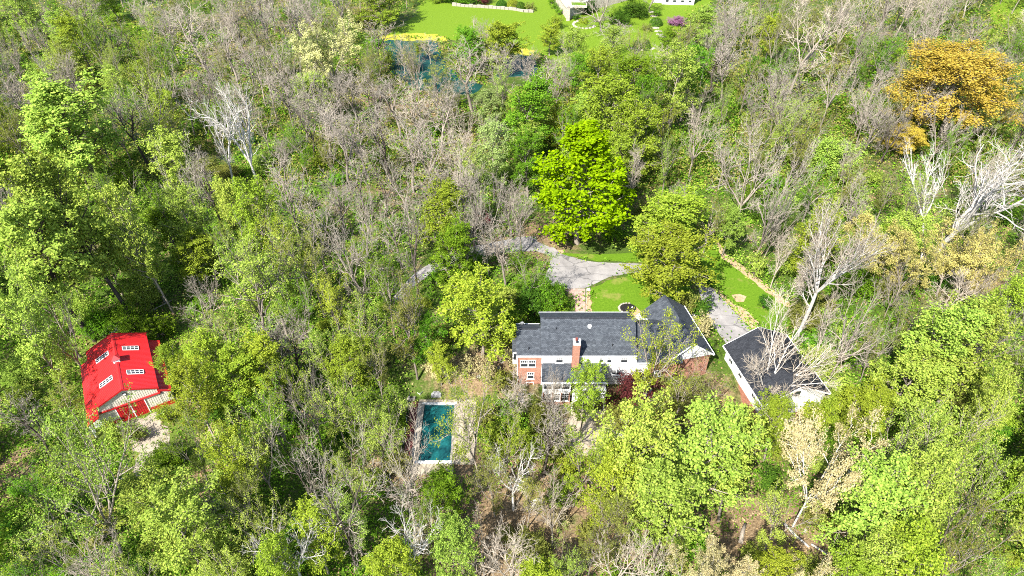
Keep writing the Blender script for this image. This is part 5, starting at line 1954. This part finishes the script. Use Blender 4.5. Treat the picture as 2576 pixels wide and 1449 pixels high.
# --- trees read off the photograph: (top x, top y, foot y, crown width, kind)
LIST = '''
35 -25 120 90 lg;110 12 125 75 bt;172 32 190 90 yg;245 42 178 95 bd;205 -10 105 85 bd;275 -25 55 80 mg;345 -5 95 75 bg;465 0 175 120 bt;400 -10 120 80 bg
570 -35 150 85 bg;612 -45 165 80 bd;690 -25 180 95 bd;735 -25 172 85 bg;655 -10 150 80 bg;560 75 218 105 bg;500 110 205 95 bd;605 80 222 85 bg;540 20 180 85 bt;780 -30 110 90 bg;850 -40 95 90 bg
820 42 240 170 cr;765 70 230 90 cr;120 100 232 85 lg;165 125 225 75 lg;40 200 295 115 bg;10 105 215 65 bg;85 150 240 60 sh
130 210 520 215 lt;330 158 405 125 sg;300 225 425 115 bd;350 280 420 90 sg;425 275 405 85 so;480 175 335 100 bg;440 190 340 85 bg;590 180 320 95 bt;705 170 330 95 bg
790 185 305 110 lg;800 250 425 130 bg;755 235 405 105 bd;850 290 475 120 bg;835 175 335 90 bg;660 150 300 90 bg;395 160 300 90 bg;260 160 300 60 lg
40 620 900 160 sg;15 740 1000 130 lg;95 735 955 150 sg;60 480 780 120 lg;300 470 790 130 lg;180 470 760 120 lg
430 355 655 135 bd;497 375 592 105 bd;400 520 660 105 mg;460 590 735 110 yg;370 430 640 120 sm;320 540 760 120 lg;430 480 690 110 lg
590 630 875 220 sg;640 560 845 210 sg;480 690 858 125 bs;720 800 962 140 bd;560 560 800 140 sm;700 520 760 130 ss;620 440 700 120 yg;560 440 650 110 lg
760 560 800 140 so;780 480 720 120 bg;700 380 610 120 bg;640 450 640 100 so
870 540 815 235 bs;1020 465 742 125 bd;1165 490 692 115 bg;1222 430 692 105 bg;1095 468 645 125 yg;1122 560 725 115 mg;1205 688 898 175 yg;1325 622 775 125 sm;1020 722 955 145 so
890 750 940 135 sg;850 850 1015 125 yg;935 855 1015 115 so;960 640 850 120 sm;1060 800 930 90 mg;1270 560 720 110 bg;1310 470 640 90 bg
950 -35 78 135 yo;945 55 167 90 bd;1008 85 192 60 bt;1050 102 152 48 yg;1078 88 160 60 bt;1175 62 190 95 mg;1255 45 185 115 yg;1190 38 80 38 bt;1385 58 140 65 yg;1425 66 150 60 bt
1520 -25 78 155 bs;1545 58 148 90 bg;1690 66 162 65 mg;1676 115 185 70 bt;1640 -30 30 70 bg
1090 145 275 105 so;1180 105 280 130 bg;1262 105 275 115 bg;1362 135 270 105 bg;1408 128 245 85 bg;1475 140 262 85 mg;1600 150 335 155 mg;1715 105 335 115 lg;1500 188 425 185 yo;1320 190 405 135 mg
1235 225 352 75 pg;1240 312 505 105 pg;1620 265 472 135 yo;1600 355 545 65 bt;1330 335 495 95 mg;1550 330 500 100 yo;1420 250 420 100 sm;1400 400 560 90 bs;1650 200 380 110 mg
880 170 312 105 bg;930 182 335 112 bd;990 192 352 115 bg;1040 202 362 125 bt;1100 232 385 115 bg;1160 262 402 95 bt;900 282 455 115 bg;960 272 462 125 bd;1020 292 482 130 bg;1080 312 502 130 bg;1142 322 512 120 bt
890 372 525 115 bg;950 382 545 125 bd;1010 372 562 125 bg;1080 412 602 120 bg;1150 392 592 105 bg;1185 430 645 95 bd;835 420 590 110 bg;910 460 640 110 bs;985 480 680 110 bg
1760 15 125 75 lg;1955 30 155 65 yg;2055 -15 235 150 bt;1990 140 335 150 bs;1890 15 145 90 bg;1850 -20 110 90 bg;1820 70 235 90 bd;1845 105 255 95 bg;1745 110 305 95 mg;1905 145 220 70 mg
2110 -10 135 80 bg;2150 -30 155 75 bg;2200 -20 175 80 bd;2250 -30 115 70 bg;2300 -40 95 70 bt;2350 -30 95 70 bg;2400 -20 105 75 bg;2180 50 205 85 bg;2262 60 190 85 bg;2325 50 145 80 bg;2435 60 170 80 bg;2240 95 195 65 mg;2480 40 150 70 bg
2295 315 395 95 og;2548 235 335 85 so;2120 140 335 115 bs;2212 170 345 115 bs;2218 245 420 95 bg;1985 185 345 130 bs;2400 262 425 145 bs;2190 240 315 62 mg;2530 120 260 80 bg;2480 180 300 80 bg
1920 295 565 165 bs;1765 272 445 135 bw;1842 320 475 120 bs;2020 320 470 110 so;2070 400 560 110 sm;2260 420 560 110 so;2180 440 600 120 bs;2530 350 560 120 bw;2480 520 700 120 so
1850 508 642 95 lg;1800 500 640 90 so;1985 575 725 60 bt;2120 730 930 95 bt;2200 690 962 195 bs;2230 560 725 175 gd;2330 590 765 155 gd;2440 580 745 175 gd;2535 590 780 130 gd;2440 670 810 155 bw;2545 670 830 110 bw;2290 660 800 110 bs;2150 560 720 90 sm
2400 745 985 175 lg;2500 780 1010 175 lg;2330 885 1065 175 lg;2570 700 900 110 yg;2240 800 960 100 so
1640 1040 1335 205 lg;1790 1010 1295 225 lg;1890 1075 1310 185 lg;2180 975 1085 140 yg;1710 1150 1400 180 lg;1560 1130 1330 140 yg;1980 1010 1160 110 yg;1580 1260 1430 140 so
2480 990 1285 205 sg;2400 1050 1255 170 lg;2290 1180 1425 225 lg;2425 1165 1435 205 lg;2540 1140 1405 155 sg;2500 1290 1510 160 so;2560 920 1150 120 lg;2330 1060 1230 120 sm;2380 1340 1560 170 yg;2240 1330 1540 130 lg
1850 1370 1525 155 ct;1770 1400 1545 140 ct;1960 1395 1510 125 yg;2060 1420 1550 130 ct;2170 1400 1550 140 yg;2550 1400 1560 120 sg
930 990 1185 165 sg;880 975 1155 145 sm;965 1005 1135 105 sg;1000 1035 1292 135 bt;1272 1040 1205 125 ss;1378 985 1200 140 bd;1290 940 1085 115 bt;1400 930 1060 60 bt
1730 925 1062 155 so;1795 950 1062 105 so;1110 1190 1305 105 mg;1012 1170 1355 125 bt;1460 1100 1275 155 ss;1545 1110 1255 125 ss;1400 1220 1375 155 bw;1240 1150 1300 110 so;1330 1180 1330 100 so
1130 1330 1485 135 lg;940 1370 1505 155 yg;1290 1340 1505 145 bt;1440 1370 1530 130 sg;1560 1350 1520 140 bt;1650 1370 1530 140 bw;1060 1250 1400 110 sm;1210 1290 1450 120 bs;870 1240 1400 130 sg;1370 1400 1530 120 yg;1500 1300 1460 120 so
415 865 1012 75 yg;462 925 1125 125 yg;442 1050 1228 105 sg;600 1010 1255 175 sg;550 1090 1285 125 yg;680 970 1185 155 sm;720 1070 1288 125 bd;792 1070 1425 180 bd;580 1180 1335 155 so;410 1262 1455 195 lg;485 1270 1395 105 bd;770 1280 1445 125 yg
80 1320 1485 165 sg;200 1350 1510 150 bt;300 1395 1540 140 sg;550 1370 1510 140 sg;130 955 1064 95 sg;15 1000 1180 110 bd;650 1250 1420 130 sg;30 1180 1330 120 sm;860 1110 1280 120 sg;640 1380 1540 130 yg;20 1400 1560 120 sm
620 865 1035 125 yg;560 890 1055 145 yg;665 790 960 115 bd;760 945 1135 125 bs;825 940 1125 145 sg;700 890 1045 120 ss;510 830 1000 110 yg;790 840 1000 110 sg;740 700 880 130 sm;820 680 870 120 ss;540 780 930 100 sg;1100 860 980 70 yg
'''
for row in LIST.replace('\n', ';').split(';'):
    q = row.split()
    if len(q) == 5:
        tree_px(float(q[0]), float(q[1]), float(q[2]), float(q[3]), q[4])

# --- trees that stand out
tree_px(1475, 303, 612, 232, 'by', label='brilliant lime yellow cone shaped tree standing above the driveway bend')
tree_px(2452, 128, 348, 300, 'og', xb=2362, label='large domed golden orange tree rising out of bare woods')
tree_px(95, 482, 856, 210, 'lt', xb=240, label='tall lime tree leaning away from the barn roof with long bare trunk')
tree_px(222, 392, 824, 190, 'lt', xb=347, label='tall lime tree behind the barn ridge with slender bare trunk')
tree_px(552, 232, 475, 125, 'sy', xb=590, label='white barked sycamore with slanted trunk in the leafless woods', variant=0)
tree_px(655, 218, 462, 145, 'sy', xb=647, label='white barked bare sycamore with forked trunk in the leafless woods', variant=1)
tree_px(2395, 335, 640, 330, 'sy', xb=2350, label='largest white sycamore with many pale forked limbs over gold budding trees', variant=1)
tree_px(2305, 400, 655, 110, 'sy', xb=2318, label='slim white sycamore beside the largest forked one', variant=2)
tree_px(2540, 430, 640, 120, 'sy', xb=2420, label='white sycamore limb tree leaning over the gold budding trees', variant=0)
tree_px(2108, 515, 852, 205, 'fn', xb=2003, label='big pale leaning tree with bare fanned crown beside the garage', variant=0)
tree_px(1950, 778, 1012, 285, 'fn', xb=1908, label='leafless reddish white tree fanning out over the garage roof', variant=1)
tree_px(1918, 325, 666, 125, 'bs', xb=1887, label='tall straight bare tree at the tan path edge of side lawn')
tree_px(2010, 470, 652, 95, 'bs', xb=1920, label='bare tree slanting over the green bush by side lawn')
tree_px(2135, 1035, 1318, 235, 'ct', label='broad tan budding tree with white limbs downhill of the garage')
tree_px(190, 1045, 1395, 325, 'sg', xb=307, label='wide lime tree with black forked limbs in front of the barn')
tree_px(1155, 950, 1225, 155, 'ss', xb=1208, label='thin yellow green tree with forked pale trunk leaning over the pool')
tree_px(1478, 915, 1085, 92, 'yg', label='small yellow green tree standing before the raised deck')
tree_px(1655, 785, 1048, 190, 'ss', label='thinly leafed tree spreading over the grey wing roof', variant=3)
tree_px(1292, 1125, 1282, 125, 'sy', label='small white crooked tree in litter downhill of the pool', variant=2)
tree_px(1000, 1280, 1465, 185, 'sy', label='grey white crooked tree at the lowest edge below the pool', variant=0)
tree_px(700, 1320, 1485, 165, 'sy', label='white twigged crooked tree in brush in front of the barn woods', variant=2)
tree_px(1690, 585, 762, 205, 'yo', label='round olive green tree at the lawn behind the grey wing', variant=0)
tree_px(1680, 470, 655, 175, 'yo', label='olive green tree above the driveway behind the round one', variant=3)
tree_px(1600, 938, 1030, 118, 'sr', label='dark red leafed shrub below the white back wall')
tree_px(1402, 34, 72, 40, 'sn', label='bright yellow green shrub at the stone terrace corner')
for x, lb in ((1605, 'clipped topiary shrub on the far lawn, pond side of the pair'), (1628, 'clipped topiary shrub on the far lawn, house side of the pair')):
    tree_px(x, 100, 124, 23, 'tp', label=lb)
for i, (x, y, yt, w_, k) in enumerate(((1100, 6, -14, 40, 'yg'), (1128, 4, -14, 45, 'se'), (1165, 8, -16, 45, 'sd'), (1193, 10, -10, 36, 'se'), (1218, 8, -18, 42, 'sr'), (1262, 16, 0, 30, 'tp'), (1290, 17, -2, 32, 'tg'), (1310, 21, 4, 24, 'tp'), (1332, 25, 4, 30, 'so2'),
                                      (1652, 62, 44, 34, 'tp'), (1626, 76, 58, 32, 'so2'), (1468, 57, 44, 24, 'tg'), (1655, 40, 22, 26, 'sd'), (1708, 62, 40, 50, 'sp'), (1388, 10, -6, 22, 'sd'), (1396, 22, 6, 22, 'sd'), (1406, 36, 18, 22, 'sd'), (1450, 48, 36, 26, 'se'), (1560, 62, 20, 60, 'se'), (1600, 40, 0, 70, 'se'), (1480, 30, 0, 50, 'se'))):
    if k == 'yg':
        k = 'sn'
    tree_px(x, yt, y, w_, k)
# shrubs seen near the house and drives
for x, yt, yb, w_, k in ((1375, 700, 792, 85, 'sd'), (1340, 712, 800, 80, 'se'), (1405, 745, 795, 55, 'sd'), (1913, 640, 697, 55, 'sh'), (2115, 345, 440, 155, 'sh'), (2170, 648, 735, 110, 'sd'), (1730, 735, 785, 60, 'so2'), (1775, 790, 850, 60, 'st'), (1930, 745, 775, 40, 'se'),
                       (1310, 830, 880, 70, 'so2'), (1285, 780, 850, 70, 'sd'), (1300, 870, 930, 60, 'st'), (1225, 900, 960, 60, 'st'), (1265, 930, 990, 60, 'so2'), (1690, 940, 980, 50, 'sh'), (1700, 980, 1040, 90, 'so2'), (1770, 990, 1050, 90, 'so2'), (1640, 1030, 1090, 80, 'so2'), (1350, 1010, 1080, 90, 'so2'), (1300, 1030, 1100, 90, 'sd'), (1330, 1080, 1150, 90, 'sn'),
                       (975, 126, 175, 45, 'sh'), (1030, 138, 180, 45, 'sh'), (1000, 1010, 1070, 50, 'sd'), (1100, 900, 940, 70, 'st'), (1160, 905, 940, 70, 'st'), (1110, 1160, 1215, 60, 'sh'), (1000, 1130, 1190, 70, 'so2'), (1215, 1020, 1080, 60, 'so2'), (1250, 1060, 1120, 80, 'sn'), (1430, 1150, 1200, 70, 'sn'), (1520, 1120, 1180, 70, 'so2'),
                       (2070, 880, 940, 90, 'sh'), (2110, 950, 1010, 80, 'sh'), (2100, 1000, 1060, 90, 'sn'), (2060, 1020, 1080, 80, 'sn'), (1960, 1030, 1090, 80, 'sn'), (450, 890, 950, 70, 'sn'), (400, 1020, 1060, 50, 'sn'), (330, 1075, 1110, 60, 'so2'), (270, 1060, 1100, 50, 'sh'), (380, 795, 850, 80, 'sd'), (300, 760, 830, 90, 'sd'), (220, 780, 850, 90, 'sd'), (180, 740, 820, 90, 'sh'), (340, 690, 770, 90, 'sh')):
    tree_px(x, yt, yb, w_, k)


# --- bushes through the rest of the woods
def blocked(x, y, pad=1.0):
    for p in CLEAR:
        if in_poly(x, y, p):
            return True
    if -1 < x < 31 and 64.5 < y < 84:
        return True
    # barn and garage, in their own axes
    for cx, cy, a, u0, u1, v0, v1 in ((-59.25, 73.93, math.atan2(6.1, 10.9), -6.5, 6.5, -15, 1.2), (37.3, 76.0, math.radians(13), -6.2, 6.2, -13.2, 1)):
        dx, dy = x - cx, y - cy
        u = dx * math.cos(a) + dy * math.sin(a)
        v = -dx * math.sin(a) + dy * math.cos(a)
        if u0 < u < u1 and v0 < v < v1:
            return True
    return False


def fbm(x, y, s=0.0):
    return (math.sin(x * 0.09 + s) * math.cos(y * 0.11 - s * 0.7) + 0.6 * math.sin(x * 0.21 - y * 0.17 + s * 2.1) + 0.4 * math.sin(x * 0.43 + y * 0.37 + s)) / 2


rb = random.Random(5)
nb = 0
tries = 0
while nb < 270 and tries < 6000:
    tries += 1
    px, py = rb.uniform(-60, 2640), rb.uniform(30, 1500)
    p = at(px, py)
    # more bushes where they show larger
    if blocked(p.x, p.y) or rb.random() > min(1.0, 0.25 + (py / 1449) * 0.6 + 0.2):
        continue
    if any((p.x - a[0]) ** 2 + (p.y - a[1]) ** 2 < 2.2 ** 2 for a in PLACED):
        continue
    q = proj(p.x, p.y, 0)
    f = fbm(p.x, p.y, 1.0)
    brown = 1080 < q[0] < 1560 and q[1] > 1080
    bare = (860 < q[0] < 1180 and q[1] < 520) or (q[0] > 1950 and q[1] < 560)
    if brown:
        k = rb.choice(['so2', 'st', 'so2', 'sh', 'so2', 'sn', 'st'])
    elif bare:
        k = rb.choice(['sd', 'sd', 'sh', 'so2', 'se', 'sh'])
    else:
        k = rb.choice(['sh', 'sh', 'sd', 'sd', 'sn', 'so2', 'sh', 'se']) if f > -0.2 else rb.choice(['sd', 'so2', 'se', 'sd', 'sh'])
    h = rb.uniform(1.8, 4.2)
    plant(k, p, h, h * rb.uniform(1.0, 1.7))
    nb += 1

# --- bare and half open trees filling the woods, also a little past the picture's edges
nt = 0
tries = 0
while nt < 340 and tries < 15000:
    tries += 1
    px, py = rb.uniform(-180, 2760), rb.uniform(-40, 1560)
    p = at(px, py)
    if blocked(p.x, p.y) or (p.y < 92 and -30 < p.x < 55 and p.y > 52) or (p.y < 88 and -70 < p.x < -42 and p.y > 50):
        continue
    dmin = min((p.x - a[0]) ** 2 + (p.y - a[1]) ** 2 for a in PLACED if a[3] > 6) if PLACED else 99
    if dmin < (4.0 if py < 480 else 5.0) ** 2:
        continue
    inside = 0 < px < 2576
    if inside and nt < 220 and py > 430:
        continue
    f = fbm(p.x, p.y, 2.0)
    if 520 < px < 1300 and py < 600 or px > 1750 and py < 620:
        k = rb.choice(['bg', 'bd', 'so', 'bs', 'bt', 'sm', 'so', 'sg'])
    elif py > 620 and px > 1500:
        k = rb.choice(['lg', 'sg', 'so', 'yg', 'bs'])
    else:
        k = rb.choice(['sg', 'sm', 'ss', 'bg', 'bs', 'so', 'yg', 'lg'])
    h = rb.uniform(11, 18) if inside else rb.uniform(14, 22)
    plant(k, p, h, h * rb.uniform(0.4, 0.6))
    nt += 1


# --- undergrowth and leaf litter: uncountable, one object each
def undergrowth(name, n_clumps, per, size, mat, seed, hmax, keep, spread=0.7, span=(60, 1560)):
    r = np.random.default_rng(seed)
    cs = []
    tries = 0
    while len(cs) < n_clumps and tries < n_clumps * 6:
        tries += 1
        px, py = r.uniform(-150, 2730), span[0] + (span[1] - span[0]) * r.random() ** 0.9
        p = at(px, py)
        if keep(p.x, p.y, px, py, r) and not blocked(p.x, p.y):
            cs.append((p.x, p.y, p.z, r.uniform(0.3, 1.0) * hmax))
    cs = np.array(cs)
    c = np.repeat(cs, per, axis=0)
    n = len(c)
    hh = r.random(n) ** 1.3
    pos = c[:, :3] + np.stack([r.normal(0, spread, n), r.normal(0, spread, n), 0.04 + hh * c[:, 3]], 1)
    v, f = leaves_np(r, pos, (size * np.clip(0.55 + pos[:, 1] / 160, 0.8, 1.8))[:, None] * np.ones((1, 1)), 0.7)
    me = np_mesh(name, v, f, [mat])
    o = bpy.data.objects.new(name, me)
    C.objects.link(o)
    return o


def k_green(x, y, px, py, r):
    brown = 1080 < px < 1600 and py > 1080 or 1780 < px < 2120 and py > 1250
    g = greenness(x, y, 0)
    return r.random() < (min(1.0, g * 1.5) if fbm(x, y, 3.0) > -0.35 else 0.3 * g)


tag(undergrowth('undergrowth', 17000, 11, .16, 'leaf_green', 1, 1.0, k_green, .75), 'bright green undergrowth of young leaves across the woodland floor', 'undergrowth', kind='stuff')
tag(undergrowth('undergrowth', 9000, 10, .16, 'leaf_lime', 2, 0.9, lambda x, y, px, py, r: fbm(x, y, 5.0) > 0.05 and k_green(x, y, px, py, r), .75), 'lime undergrowth of young leaves in patches of the woodland floor', 'undergrowth', kind='stuff')
tag(undergrowth('leaf_litter', 6000, 8, .14, 'leaf_dry', 3, 0.35, lambda x, y, px, py, r: True, .8), 'dry tan leaf litter and brush on the woodland floor', 'leaf litter', kind='stuff')
tag(undergrowth('brush', 9000, 11, .15, 'leaf_olive', 4, 2.4, lambda x, y, px, py, r: fbm(x, y, 7.0) > -0.3, 1.3, (-20, 470)), 'olive brush and saplings filling the distant woods', 'brush', kind='stuff')
tag(undergrowth('brush', 8000, 11, .15, 'leaf_green', 5, 2.2, lambda x, y, px, py, r: fbm(x, y, 8.0) > 0.0, 1.3, (-20, 470)), 'green brush and saplings in patches of the distant woods', 'brush', kind='stuff')
print('trees and bushes', len(PLACED))
